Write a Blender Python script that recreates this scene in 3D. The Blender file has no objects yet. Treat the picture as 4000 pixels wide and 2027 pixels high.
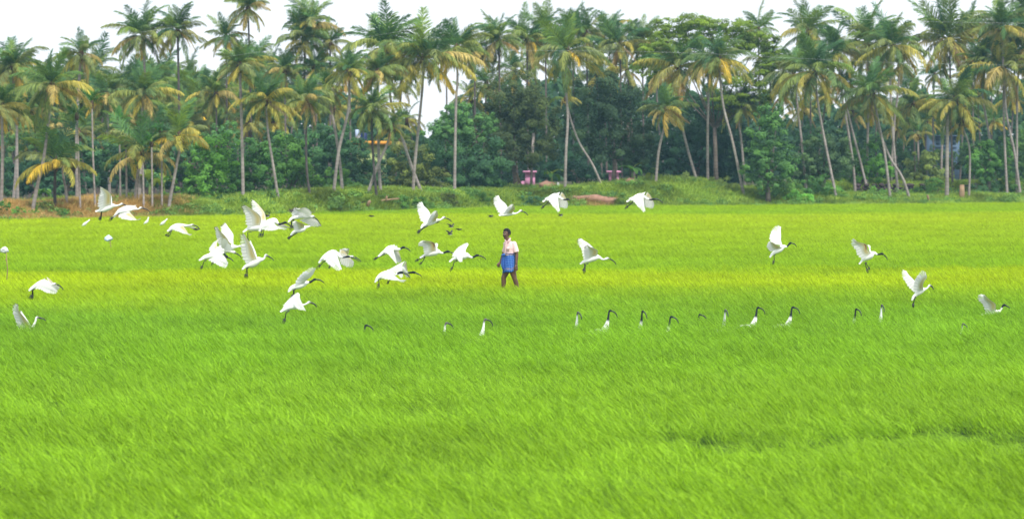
import bpy, math, random
import numpy as np
from mathutils import Vector, Matrix, noise as mnoise

random.seed(11)
rng = np.random.default_rng(11)
R = math.radians
SC = bpy.context.scene
COL = SC.collection

# ------------------------------------------------------------------ camera
F = 10000.0                 # focal length in pixels of the 4000 px wide photograph
CX, CY, HOR = 2000.0, 1013.5, 612.0
CAMZ = 3.42
PITCH = -math.atan((CY - HOR) / F)
cam_d = bpy.data.cameras.new("camera")
cam = bpy.data.objects.new("camera", cam_d)
COL.objects.link(cam)
cam_d.sensor_fit = 'HORIZONTAL'
cam_d.sensor_width = 36.0
cam_d.lens = F / 4000.0 * 36.0
cam_d.clip_start = 0.5
cam_d.clip_end = 6000.0
cam_d.dof.use_dof = True
cam_d.dof.focus_distance = 57.0
cam_d.dof.aperture_fstop = 2.3
cam.location = (0, 0, CAMZ)
cam.rotation_euler = (R(90) + PITCH, 0, 0)
SC.camera = cam

# ------------------------------------------------------------------ sky, sun, exposure
SUN_EL, SUN_AZ = 56.0, 28.0      # degrees; azimuth is measured from -Y (behind the camera) towards +X
world = bpy.data.worlds.new("World")
SC.world = world
world.use_nodes = True
wn, wl = world.node_tree.nodes, world.node_tree.links
wn.clear()
w_out = wn.new('ShaderNodeOutputWorld')
w_bg = wn.new('ShaderNodeBackground')
w_sky = wn.new('ShaderNodeTexSky')
w_sky.sky_type = 'NISHITA'
w_sky.sun_disc = False
w_sky.sun_elevation = R(SUN_EL)
w_sky.sun_rotation = R(180.0 - SUN_AZ)
w_sky.air_density = 1.0
w_sky.dust_density = 2.0
w_bg.inputs['Strength'].default_value = 0.1
# a bright, almost even overcast layer lies over the blue sky
w_tc = wn.new('ShaderNodeTexCoord')
w_no = wn.new('ShaderNodeTexNoise')
w_no.inputs['Scale'].default_value = 2.2
w_no.inputs['Detail'].default_value = 5
w_ra = wn.new('ShaderNodeValToRGB')
w_ra.color_ramp.elements[0].position = 0.25
w_ra.color_ramp.elements[0].color = (6.9, 7.4, 8.1, 1)
w_ra.color_ramp.elements[1].position = 0.8
w_ra.color_ramp.elements[1].color = (8.0, 8.2, 8.4, 1)
w_mx = wn.new('ShaderNodeMix')
w_mx.data_type = 'RGBA'
w_mx.inputs[0].default_value = 0.86
wl.new(w_tc.outputs['Generated'], w_no.inputs['Vector'])
wl.new(w_no.outputs['Fac'], w_ra.inputs['Fac'])
wl.new(w_sky.outputs['Color'], w_mx.inputs[6])
wl.new(w_ra.outputs['Color'], w_mx.inputs[7])
wl.new(w_mx.outputs[2], w_bg.inputs['Color'])
wl.new(w_bg.outputs['Background'], w_out.inputs['Surface'])

sun_d = bpy.data.lights.new("sun", 'SUN')
sun_d.energy = 2.5
sun_d.angle = R(6.0)
sun_d.color = (1.0, 0.96, 0.88)
sun = bpy.data.objects.new("sun", sun_d)
COL.objects.link(sun)
_sd = Vector((math.sin(R(SUN_AZ)) * math.cos(R(SUN_EL)), -math.cos(R(SUN_AZ)) * math.cos(R(SUN_EL)), math.sin(R(SUN_EL))))
sun.rotation_euler = _sd.to_track_quat('Z', 'Y').to_euler()
sun.location = _sd * 60

SC.view_settings.view_transform = 'Standard'
SC.view_settings.look = 'None'
SC.view_settings.exposure = 0.78
SC.view_settings.gamma = 1.0
SC.view_settings.use_curve_mapping = False
SC.render.engine = 'CYCLES'
SC.cycles.max_bounces = 6
SC.cycles.diffuse_bounces = 3
SC.cycles.glossy_bounces = 2
SC.cycles.transmission_bounces = 4
SC.cycles.transparent_max_bounces = 6
SC.cycles.volume_bounces = 0
SC.cycles.use_denoising = True

# ------------------------------------------------------------------ helpers
def ray(px, py):
    r = (px - CX) / F
    u = (CY - py) / F
    c, s = math.cos(PITCH), math.sin(PITCH)
    return Vector((r, c - s * u, s + c * u))

def P(px, py, D):
    """point of the place seen at pixel (px, py) of the photograph at distance D"""
    d = ray(px, py)
    return Vector((0, 0, CAMZ)) + d * (D / d.y)

def PG(px, py, z=0.0):
    """the same, where the line of sight meets height z"""
    d = ray(px, py)
    return Vector((0, 0, CAMZ)) + d * ((z - CAMZ) / d.z)

def mesh_np(name, v, faces, mats=(), smooth=False, attrs=None, col=None):
    """v (n,3); faces = list of (m,k) index arrays"""
    me = bpy.data.meshes.new(name)
    v = np.asarray(v, np.float32)
    if not isinstance(faces, (list, tuple)):
        faces = [faces]
    faces = [np.asarray(f, np.int32) for f in faces if len(f)]
    nl = sum(f.size for f in faces)
    nf = sum(len(f) for f in faces)
    me.vertices.add(len(v))
    me.vertices.foreach_set('co', v.ravel())
    me.loops.add(nl)
    me.loops.foreach_set('vertex_index', np.concatenate([f.ravel() for f in faces]))
    me.polygons.add(nf)
    tot = np.concatenate([np.full(len(f), f.shape[1], np.int32) for f in faces])
    st = np.concatenate([[0], np.cumsum(tot)[:-1]]).astype(np.int32)
    me.polygons.foreach_set('loop_start', st)
    me.polygons.foreach_set('loop_total', tot)
    if smooth:
        me.polygons.foreach_set('use_smooth', np.ones(nf, bool))
    for m in mats:
        me.materials.append(m)
    if attrs:
        for k, a in attrs.items():
            at = me.attributes.new(k, 'FLOAT', 'POINT')
            at.data.foreach_set('value', np.asarray(a, np.float32))
    if col is not None:
        at = me.attributes.new('Col', 'FLOAT_COLOR', 'POINT')
        c = np.ones((len(v), 4), np.float32)
        c[:, :3] = col
        at.data.foreach_set('color', c.ravel())
    me.update(calc_edges=True)
    me.validate()
    return me

def link(name, me, parent=None, loc=None):
    o = bpy.data.objects.new(name, me)
    COL.objects.link(o)
    if parent is not None:
        o.parent = parent
    if loc is not None:
        o.location = loc
    return o

def empty(name, loc):
    o = bpy.data.objects.new(name, None)
    o.empty_display_size = 0.2
    COL.objects.link(o)
    o.location = loc
    return o

def tag(o, label=None, cat=None, group=None, kind=None):
    if label: o['label'] = label
    if cat: o['category'] = cat
    if group: o['group'] = group
    if kind: o['kind'] = kind
    return o

class MB:
    """collects rings, boxes and tubes into one mesh"""
    def __init__(s):
        s.v, s.q, s.t, s.c, s.n = [], [], [], [], 0
    def add(s, v, q=None, t=None, c=None):
        v = np.asarray(v, float)
        s.v.append(v)
        if q is not None and len(q): s.q.append(np.asarray(q) + s.n)
        if t is not None and len(t): s.t.append(np.asarray(t) + s.n)
        if c is None: c = np.ones((len(v), 3))
        c = np.asarray(c, float)
        if c.ndim == 1: c = np.tile(c, (len(v), 1))
        s.c.append(c)
        s.n += len(v)
    def box(s, x0, x1, y0, y1, z0, z1, c=None):
        v = [(x0,y0,z0),(x1,y0,z0),(x1,y1,z0),(x0,y1,z0),(x0,y0,z1),(x1,y0,z1),(x1,y1,z1),(x0,y1,z1)]
        s.add(v, [(0,3,2,1),(4,5,6,7),(0,1,5,4),(1,2,6,5),(2,3,7,6),(3,0,4,7)], None, c)
    def tube(s, pts, rad, n=10, lat=1.0, c=None, up=(0, 1, 0), cap=True):
        """swept tube; lat scales the cross-section along `up`"""
        pts = [Vector(p) for p in pts]
        m = len(pts)
        vs, cs = [], []
        for i, p in enumerate(pts):
            d = (pts[min(i+1, m-1)] - pts[max(i-1, 0)])
            d = d.normalized() if d.length > 1e-9 else Vector((0, 0, 1))
            upv = Vector(up)
            a = d.cross(upv)
            if a.length < 1e-4:
                a = d.cross(Vector((1, 0, 0.1)))
            a.normalize()
            b = a.cross(d).normalized()
            r = rad[i] if hasattr(rad, '__len__') else rad
            for k in range(n):
                t = 2 * math.pi * k / n
                vs.append(p + a * (math.cos(t) * r) + b * (math.sin(t) * r * lat))
                if c is not None and hasattr(c[0], '__len__'): cs.append(c[i])
        q = []
        for i in range(m - 1):
            for k in range(n):
                k2 = (k + 1) % n
                q.append((i*n+k, i*n+k2, (i+1)*n+k2, (i+1)*n+k))
        tr = []
        if cap:
            vs.append(pts[0]); vs.append(pts[-1])
            if cs: cs += [cs[0], cs[-1]]
            for k in range(n):
                k2 = (k + 1) % n
                tr.append((m*n, k2, k)); tr.append((m*n+1, (m-1)*n+k, (m-1)*n+k2))
        s.add([tuple(x) for x in vs], q, tr, cs if cs else c)
    def ellipsoid(s, c0, r, nu=14, nv=10, c=None, rot=None, bump=0.0, seed=0):
        vs = []
        for j in range(nv + 1):
            ph = math.pi * j / nv
            for i in range(nu):
                th = 2 * math.pi * i / nu
                d = Vector((math.sin(ph)*math.cos(th), math.sin(ph)*math.sin(th), math.cos(ph)))
                k = 1.0
                if bump: k += bump * mnoise.noise(d * 2.2 + Vector((seed, seed*1.7, 0)))
                w = Vector((d.x*r[0]*k, d.y*r[1]*k, d.z*r[2]*k))
                if rot is not None: w = rot @ w
                vs.append(tuple(Vector(c0) + w))
        q = []
        for j in range(nv):
            for i in range(nu):
                i2 = (i+1) % nu
                q.append((j*nu+i, (j+1)*nu+i, (j+1)*nu+i2, j*nu+i2))
        s.add(vs, q, None, c)
    def mesh(s, name, mats=(), smooth=False, col=False, merge=False):
        v = np.concatenate(s.v)
        fs = []
        if s.q: fs.append(np.concatenate(s.q))
        if s.t: fs.append(np.concatenate(s.t))
        return mesh_np(name, v, fs, mats, smooth, None, np.concatenate(s.c) if col else None)
    def build(s, name, mat, parent=None, smooth=False, col=False, loc=None):
        if loc is not None:
            off = np.array(loc)
            s.v = [v - off for v in s.v]
        return link(name, s.mesh(name, [mat], smooth, col), parent, None if parent is not None else loc)

def crom(pts, n):
    """Catmull-Rom resample of a list of equal-length tuples"""
    a = np.array(pts, float)
    if len(a) == 2:
        t = np.linspace(0, 1, n)[:, None]
        return a[0] * (1 - t) + a[1] * t
    seg = np.linalg.norm(np.diff(a[:, :2], axis=0), axis=1) + 1e-6
    L = np.concatenate([[0], np.cumsum(seg)])
    u = np.linspace(0, L[-1], n)
    out = []
    m = len(a)
    for x in u:
        i = min(max(int(np.searchsorted(L, x, side='right') - 1), 0), m - 2)
        t = (x - L[i]) / (L[i+1] - L[i])
        p0, p1, p2, p3 = a[max(i-1, 0)], a[i], a[i+1], a[min(i+2, m-1)]
        m1 = (p2 - p0) * 0.5
        m2 = (p3 - p1) * 0.5
        t2, t3 = t*t, t*t*t
        out.append((2*t3-3*t2+1)*p1 + (t3-2*t2+t)*m1 + (-2*t3+3*t2)*p2 + (t3-t2)*m2)
    return np.array(out)

# ------------------------------------------------------------------ materials
def new_mat(name):
    m = bpy.data.materials.new(name)
    m.use_nodes = True
    n, l = m.node_tree.nodes, m.node_tree.links
    b = n['Principled BSDF']
    return m, n, l, b

def simple(name, col, rough=0.7, var=0.15, scale=6.0, spec=0.3, bump=0.0, coords='Object'):
    m, n, l, b = new_mat(name)
    b.inputs['Roughness'].default_value = rough
    b.inputs['Specular IOR Level'].default_value = spec
    tc = n.new('ShaderNodeTexCoord')
    no = n.new('ShaderNodeTexNoise')
    no.inputs['Scale'].default_value = scale
    no.inputs['Detail'].default_value = 6
    mr = n.new('ShaderNodeMapRange')
    mr.inputs[1].default_value = 0.3; mr.inputs[2].default_value = 0.7
    mr.inputs[3].default_value = 1 - var; mr.inputs[4].default_value = 1 + var
    mx = n.new('ShaderNodeVectorMath'); mx.operation = 'SCALE'
    mx.inputs[0].default_value = col[:3]
    l.new(tc.outputs[coords], no.inputs['Vector'])
    l.new(no.outputs['Fac'], mr.inputs[0])
    l.new(mr.outputs[0], mx.inputs['Scale'])
    l.new(mx.outputs[0], b.inputs['Base Color'])
    if bump:
        bp = n.new('ShaderNodeBump'); bp.inputs['Strength'].default_value = bump
        l.new(no.outputs['Fac'], bp.inputs['Height']); l.new(bp.outputs[0], b.inputs['Normal'])
    return m

def vcol_mat(name, rough=0.8, trans=0.0, spec=0.2):
    m, n, l, b = new_mat(name)
    at = n.new('ShaderNodeAttribute'); at.attribute_name = 'Col'
    l.new(at.outputs['Color'], b.inputs['Base Color'])
    b.inputs['Roughness'].default_value = rough
    b.inputs['Specular IOR Level'].default_value = spec
    if trans:
        tr = n.new('ShaderNodeBsdfTranslucent'); ms = n.new('ShaderNodeMixShader')
        ms.inputs[0].default_value = trans
        l.new(at.outputs['Color'], tr.inputs['Color'])
        l.new(b.outputs[0], ms.inputs[1]); l.new(tr.outputs[0], ms.inputs[2])
        l.new(ms.outputs[0], n['Material Output'].inputs['Surface'])
    return m

def leaf_mat(name, trans=0.3, nscale=0.35, nvar=0.3, rvar=0.35, rough=0.55, base=None, tint=(1.25, 1.12, 0.7), spec=0.08, ycurve=None, emul=None):
    """foliage: colour of the object (or base) x noise in the place x a random value carried by every leaf"""
    m, n, l, b = new_mat(name)
    b.inputs['Roughness'].default_value = rough
    b.inputs['Specular IOR Level'].default_value = spec
    if base is None:
        oi = n.new('ShaderNodeObjectInfo')
        c0 = oi.outputs['Color']
    else:
        rgb = n.new('ShaderNodeRGB'); rgb.outputs[0].default_value = (*base, 1)
        c0 = rgb.outputs[0]
    geo = n.new('ShaderNodeNewGeometry')
    no = n.new('ShaderNodeTexNoise'); no.inputs['Scale'].default_value = nscale; no.inputs['Detail'].default_value = 3
    l.new(geo.outputs['Position'], no.inputs['Vector'])
    if ycurve is not None:
        sp = n.new('ShaderNodeSeparateXYZ'); l.new(geo.outputs['Position'], sp.inputs[0])
        mp = n.new('ShaderNodeVectorMath'); mp.operation = 'MULTIPLY'; mp.inputs[1].default_value = (0.05, 0.12, 1)
        l.new(geo.outputs['Position'], mp.inputs[0])
        n2 = n.new('ShaderNodeTexNoise'); n2.inputs['Scale'].default_value = 1.0; n2.inputs['Detail'].default_value = 3
        l.new(mp.outputs[0], n2.inputs['Vector'])
        ma = n.new('ShaderNodeMath'); ma.operation = 'MULTIPLY_ADD'; ma.inputs[1].default_value = 16.0
        l.new(n2.outputs['Fac'], ma.inputs[0]); l.new(sp.outputs['Y'], ma.inputs[2])
        # the paddies lie slightly askew to the view
        mb = n.new('ShaderNodeMath'); mb.operation = 'MULTIPLY_ADD'; mb.inputs[1].default_value = -0.12
        l.new(sp.outputs['X'], mb.inputs[0]); l.new(ma.outputs[0], mb.inputs[2])
        mr0 = n.new('ShaderNodeMapRange'); mr0.inputs[1].default_value = 28; mr0.inputs[2].default_value = 198
        l.new(mb.outputs[0], mr0.inputs[0])
        cr = n.new('ShaderNodeValToRGB')
        el = cr.color_ramp.elements
        while len(el) > 1: el.remove(el[-1])
        for i, (yy, c) in enumerate(ycurve):
            pos = (yy + 8 - 28) / 170.0
            if i == 0: e = el[0]; e.position = pos
            else: e = el.new(pos)
            e.color = (*c, 1)
        l.new(mr0.outputs[0], cr.inputs['Fac'])
        c0 = cr.outputs['Color']
    mr = n.new('ShaderNodeMapRange')
    mr.inputs[1].default_value = 0.3; mr.inputs[2].default_value = 0.7
    mr.inputs[3].default_value = 1 - nvar; mr.inputs[4].default_value = 1 + nvar
    l.new(no.outputs['Fac'], mr.inputs[0])
    at = n.new('ShaderNodeAttribute'); at.attribute_name = 'rnd'
    mr2 = n.new('ShaderNodeMapRange'); mr2.inputs[3].default_value = 1 - rvar; mr2.inputs[4].default_value = 1 + rvar
    l.new(at.outputs['Fac'], mr2.inputs[0])
    mu = n.new('ShaderNodeMath'); mu.operation = 'MULTIPLY'
    l.new(mr.outputs[0], mu.inputs[0]); l.new(mr2.outputs[0], mu.inputs[1])
    sc = n.new('ShaderNodeVectorMath'); sc.operation = 'SCALE'
    l.new(c0, sc.inputs[0]); l.new(mu.outputs[0], sc.inputs['Scale'])
    tm = n.new('ShaderNodeMix'); tm.data_type = 'RGBA'; tm.blend_type = 'MULTIPLY'
    tm.inputs[7].default_value = (*tint, 1)
    l.new(at.outputs['Fac'], tm.inputs[0]); l.new(sc.outputs[0], tm.inputs[6])
    l.new(tm.outputs[2], b.inputs['Base Color'])
    tr = n.new('ShaderNodeBsdfTranslucent'); ms = n.new('ShaderNodeMixShader')
    ms.inputs[0].default_value = trans
    hs = n.new('ShaderNodeVectorMath'); hs.operation = 'MULTIPLY'; hs.inputs[1].default_value = (1.25, 1.2, 0.6)
    l.new(tm.outputs[2], hs.inputs[0]); l.new(hs.outputs[0], tr.inputs['Color'])
    l.new(b.outputs[0], ms.inputs[1]); l.new(tr.outputs[0], ms.inputs[2])
    l.new(ms.outputs[0], n['Material Output'].inputs['Surface'])
    return m

YELLOWG = (0.34, 0.505, 0.012)
MIDG = (0.215, 0.425, 0.032)
DEEPG = (0.18, 0.385, 0.032)
RICE_Y = [(20, (0.23, 0.44, 0.030)), (34, MIDG), (42, (0.195, 0.41, 0.030)), (53, DEEPG), (59, (0.25, 0.44, 0.022)), (65, YELLOWG), (69.5, YELLOWG), (72, (0.22, 0.42, 0.020)),
          (84, (0.25, 0.44, 0.018)), (98, (0.28, 0.46, 0.016)), (118, (0.31, 0.48, 0.014)), (124, YELLOWG), (139, YELLOWG), (143, (0.23, 0.43, 0.014)), (185, (0.33, 0.50, 0.012))]
M_rice = leaf_mat('rice_leaf', trans=0.38, nscale=0.3, nvar=0.14, rvar=0.58, base=(0.2, 0.4, 0.03), ycurve=RICE_Y, rough=0.55, spec=0.12, tint=(1.22, 1.05, 0.75))
M_frond = leaf_mat('palm_frond', trans=0.3, nscale=0.9, nvar=0.16, rvar=0.3, rough=0.5)
M_crown = leaf_mat('tree_foliage', trans=0.3, nscale=0.5, nvar=0.3, rvar=0.38, rough=0.6)
M_bank = leaf_mat('bank_grass_blades', trans=0.3, nscale=0.3, nvar=0.5, rvar=0.35, base=(0.20, 0.35, 0.07), tint=(1.6, 1.15, 0.9))
M_dry = leaf_mat('dry_grass_blades', trans=0.25, nscale=0.4, nvar=0.35, rvar=0.3, base=(0.48, 0.33, 0.15), tint=(1.1, 1.1, 0.9))
M_soil = simple('wet_soil', (0.035, 0.075, 0.020), 0.95, 0.4, 2.0, spec=0.03, coords='Object')
M_earth = simple('bank_earth', (0.060, 0.062, 0.032), 0.95, 0.45, 0.7, bump=0.4)

def trunk_mat(name, col, dark):
    m, n, l, b = new_mat(name)
    tc = n.new('ShaderNodeTexCoord')
    sp = n.new('ShaderNodeSeparateXYZ'); l.new(tc.outputs['Object'], sp.inputs[0])
    wv = n.new('ShaderNodeTexWave'); wv.bands_direction = 'Z'; wv.inputs['Scale'].default_value = 1.3
    wv.inputs['Distortion'].default_value = 2.5; wv.inputs['Detail'].default_value = 3
    l.new(tc.outputs['Object'], wv.inputs['Vector'])
    no = n.new('ShaderNodeTexNoise'); no.inputs['Scale'].default_value = 1.1; no.inputs['Detail'].default_value = 6
    l.new(tc.outputs['Object'], no.inputs['Vector'])
    ad = n.new('ShaderNodeMath'); ad.operation = 'MULTIPLY_ADD'; ad.inputs[1].default_value = 0.12
    l.new(wv.outputs['Fac'], ad.inputs[0]); l.new(no.outputs['Fac'], ad.inputs[2])
    cr = n.new('ShaderNodeValToRGB')
    cr.color_ramp.elements[0].position = 0.35; cr.color_ramp.elements[0].color = (*dark, 1)
    cr.color_ramp.elements[1].position = 0.85; cr.color_ramp.elements[1].color = (*col, 1)
    l.new(ad.outputs[0], cr.inputs['Fac']); l.new(cr.outputs['Color'], b.inputs['Base Color'])
    b.inputs['Roughness'].default_value = 0.9
    bp = n.new('ShaderNodeBump'); bp.inputs['Strength'].default_value = 0.5
    l.new(wv.outputs['Fac'], bp.inputs['Height']); l.new(bp.outputs[0], b.inputs['Normal'])
    return m
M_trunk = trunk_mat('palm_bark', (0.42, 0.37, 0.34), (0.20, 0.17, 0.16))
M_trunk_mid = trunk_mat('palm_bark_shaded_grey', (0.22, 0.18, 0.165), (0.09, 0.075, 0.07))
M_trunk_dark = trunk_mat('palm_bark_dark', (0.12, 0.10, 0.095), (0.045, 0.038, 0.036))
M_bark = trunk_mat('tree_bark', (0.20, 0.16, 0.13), (0.07, 0.055, 0.045))
M_feather = vcol_mat('plumage', 0.85, 0.22, 0.15)
M_plume = vcol_mat('body_plumage', 0.85, 0.0, 0.15)
M_skin_black = simple('bare_black_skin', (0.022, 0.026, 0.030), 0.45, 0.3, 40, 0.5)

# ------------------------------------------------------------------ terrain
EX = [-400, -80, -25.8, -14, -7.5, 0, 16.8, 35.2, 120, 400]
EY = [90, 115, 129, 140, 150, 163, 168, 176, 190, 215]
def edge_y(x): return np.interp(x, EX, EY)
def px2x(px, D): return (px - CX) / F * D
# bank behind the field, by photograph column: height and where it starts to rise
BP = [-2000, 0, 500, 900, 1000, 1300, 1500, 1700, 2200, 2500, 2700, 2850, 2960, 3150, 3300, 4000, 6000]
BH = [0.5, 0.5, 0.75, 0.8, 0.85, 1.15, 1.15, 0.98, 1.02, 1.35, 1.6, 1.35, 0.85, 0.85, 0.55, 0.45, 0.45]
BS = [3, 3, 2, 0.8, 0.3, 0.3, 0.3, 0.3, 0.3, 0.3, 0.4, 0.5, 1, 1, 1, 1, 1]
BX = [px2x(p, 160) for p in BP]
def ground_h(x, y):
    x = np.asarray(x, float); y = np.asarray(y, float)
    d = y - edge_y(x)
    h = np.interp(x, BX, BH); s = np.interp(x, BX, BS)
    t2 = np.clip((d - 11.5) / 2.5, 0, 1) * np.clip((x - 19.5) / 2.0, 0, 1) * 0.85
    t = np.clip((d - s) / 4.5, 0, 1)
    t = t * t * (3 - 2 * t)
    return h * t + t2 + np.where(d > 0, 0.10 * np.clip(d / 1.5, 0, 1) * (1 + 0.9 * np.sin(x * 0.9 + 0.4 * y) * np.sin(x * 0.37 + 1.3)), 0)

def ground_sheet():
    xs = np.concatenate([[-1500, -700, -300, -150], np.arange(-90, 110.1, 1.0), [160, 300, 700, 1500]])
    ys = np.concatenate([[-40, 0, 20, 60, 100, 115], np.arange(122, 215.1, 1.0), [230, 260, 320, 500, 1000, 2500]])
    X, Y = np.meshgrid(xs, ys)
    Z = ground_h(X, Y)
    v = np.stack([X, Y, Z], -1).reshape(-1, 3)
    nx, ny = len(xs), len(ys)
    i = np.arange(nx - 1)[None, :] + nx * np.arange(ny - 1)[:, None]
    q = np.stack([i, i + 1, i + 1 + nx, i + nx], -1).reshape(-1, 4)
    cy = v[q].mean(1)
    inside = cy[:, 1] < edge_y(cy[:, 0])
    f = link('paddy_field_ground', mesh_np('paddy_field_ground', v, q[inside], [M_soil], True))
    tag(f, 'wet paddy soil under the rice', kind='structure')
    g = link('bank_ground', mesh_np('bank_ground', v, q[~inside], [M_earth], True))
    tag(g, 'raised earth bank and grove floor behind the field', kind='structure')
ground_sheet()

# ------------------------------------------------------------------ scatter by geometry nodes (grass only)
def variants_collection(name, meshes):
    c = bpy.data.collections.new(name)
    for i, m in enumerate(meshes):
        o = bpy.data.objects.new("%s_%02d" % (name, i), m)
        c.objects.link(o)
    return c

def scatter(name, pts, rot, scl, vidx, coll, label):
    me = bpy.data.meshes.new(name)
    me.vertices.add(len(pts))
    me.vertices.foreach_set('co', np.asarray(pts, np.float32).ravel())
    for k, a in (('rot', rot), ('scl', scl)):
        at = me.attributes.new(k, 'FLOAT_VECTOR', 'POINT')
        at.data.foreach_set('vector', np.asarray(a, np.float32).ravel())
    at = me.attributes.new('vidx', 'INT', 'POINT')
    at.data.foreach_set('value', np.asarray(vidx, np.int32))
    o = link(name, me)
    tag(o, label, kind='stuff')
    ng = bpy.data.node_groups.new(name, 'GeometryNodeTree')
    ng.interface.new_socket('Geometry', in_out='INPUT', socket_type='NodeSocketGeometry')
    ng.interface.new_socket('Geometry', in_out='OUTPUT', socket_type='NodeSocketGeometry')
    n, l = ng.nodes, ng.links
    gi = n.new('NodeGroupInput'); go = n.new('NodeGroupOutput')
    ci = n.new('GeometryNodeCollectionInfo')
    ci.inputs['Collection'].default_value = coll
    ci.inputs['Separate Children'].default_value = True
    ci.inputs['Reset Children'].default_value = True
    ip = n.new('GeometryNodeInstanceOnPoints')
    ip.inputs['Pick Instance'].default_value = True
    def named(k, t):
        a = n.new('GeometryNodeInputNamedAttribute'); a.data_type = t; a.inputs['Name'].default_value = k
        return next(s for s in a.outputs if s.enabled and s.name == 'Attribute')
    l.new(gi.outputs[0], ip.inputs['Points'])
    l.new(ci.outputs[0], ip.inputs['Instance'])
    l.new(named('vidx', 'INT'), ip.inputs['Instance Index'])
    l.new(named('rot', 'FLOAT_VECTOR'), ip.inputs['Rotation'])
    l.new(named('scl', 'FLOAT_VECTOR'), ip.inputs['Scale'])
    l.new(ip.outputs[0], go.inputs[0])
    md = o.modifiers.new('scatter', 'NODES')
    md.node_group = ng
    return o

def blade_patch(name, mat, size, count, length, width, lean, curve, heading, hspread, stray, seed, segs=3, round_=False, zbase=0.001):
    """many separate blades; heading = azimuth the blades lean to"""
    g = np.random.default_rng(seed)
    if round_:
        r = size * 0.5 * np.sqrt(g.random(count)); a = g.random(count) * 2 * np.pi
        bx, by = r * np.cos(a), r * np.sin(a)
    else:
        bx = (g.random(count) - .5) * size; by = (g.random(count) - .5) * size
    L = g.uniform(*length, count); W = g.uniform(*width, count)
    az = heading + g.normal(0, hspread, count)
    st = g.random(count) < stray
    az[st] = g.random(st.sum()) * 2 * np.pi
    z0 = g.uniform(0, zbase, count)
    a0 = g.uniform(*lean, count); a1 = g.uniform(*curve, count)
    tw = g.random(count) * np.pi
    rnd = g.random(count)
    vs, ra = [], []
    p = np.stack([bx, by, z0], 1)
    wdir = np.stack([np.cos(tw), np.sin(tw) * 0.6, np.zeros(count)], 1)
    prof = [0.75, 1.0, 0.8, 0.5, 0.0] if segs == 4 else [0.8, 1.0, 0.72, 0.0]
    for k in range(segs + 1):
        w = W * prof[k] * 0.5
        if k < segs:
            vs.append(p - wdir * w[:, None]); vs.append(p + wdir * w[:, None])
        else:
            vs.append(p)
        if k < segs:
            a = a0 + a1 * (k + 0.5) / segs
            st_ = L / segs
            p = p + np.stack([np.cos(az) * np.sin(a), np.sin(az) * np.sin(a), np.cos(a)], 1) * st_[:, None]
    n = 2 * segs + 1
    V = np.stack(vs, 1).reshape(-1, 3)
    base = np.arange(count) * n
    q = []
    for k in range(segs - 1):
        q.append(np.stack([base + 2*k, base + 2*k+1, base + 2*k+3, base + 2*k+2], 1))
    t = np.stack([base + 2*(segs-1), base + 2*(segs-1)+1, base + 2*segs], 1)
    return mesh_np(name, V, [np.concatenate(q), t], [mat], False, {'rnd': np.repeat(rnd, n)})

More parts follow.
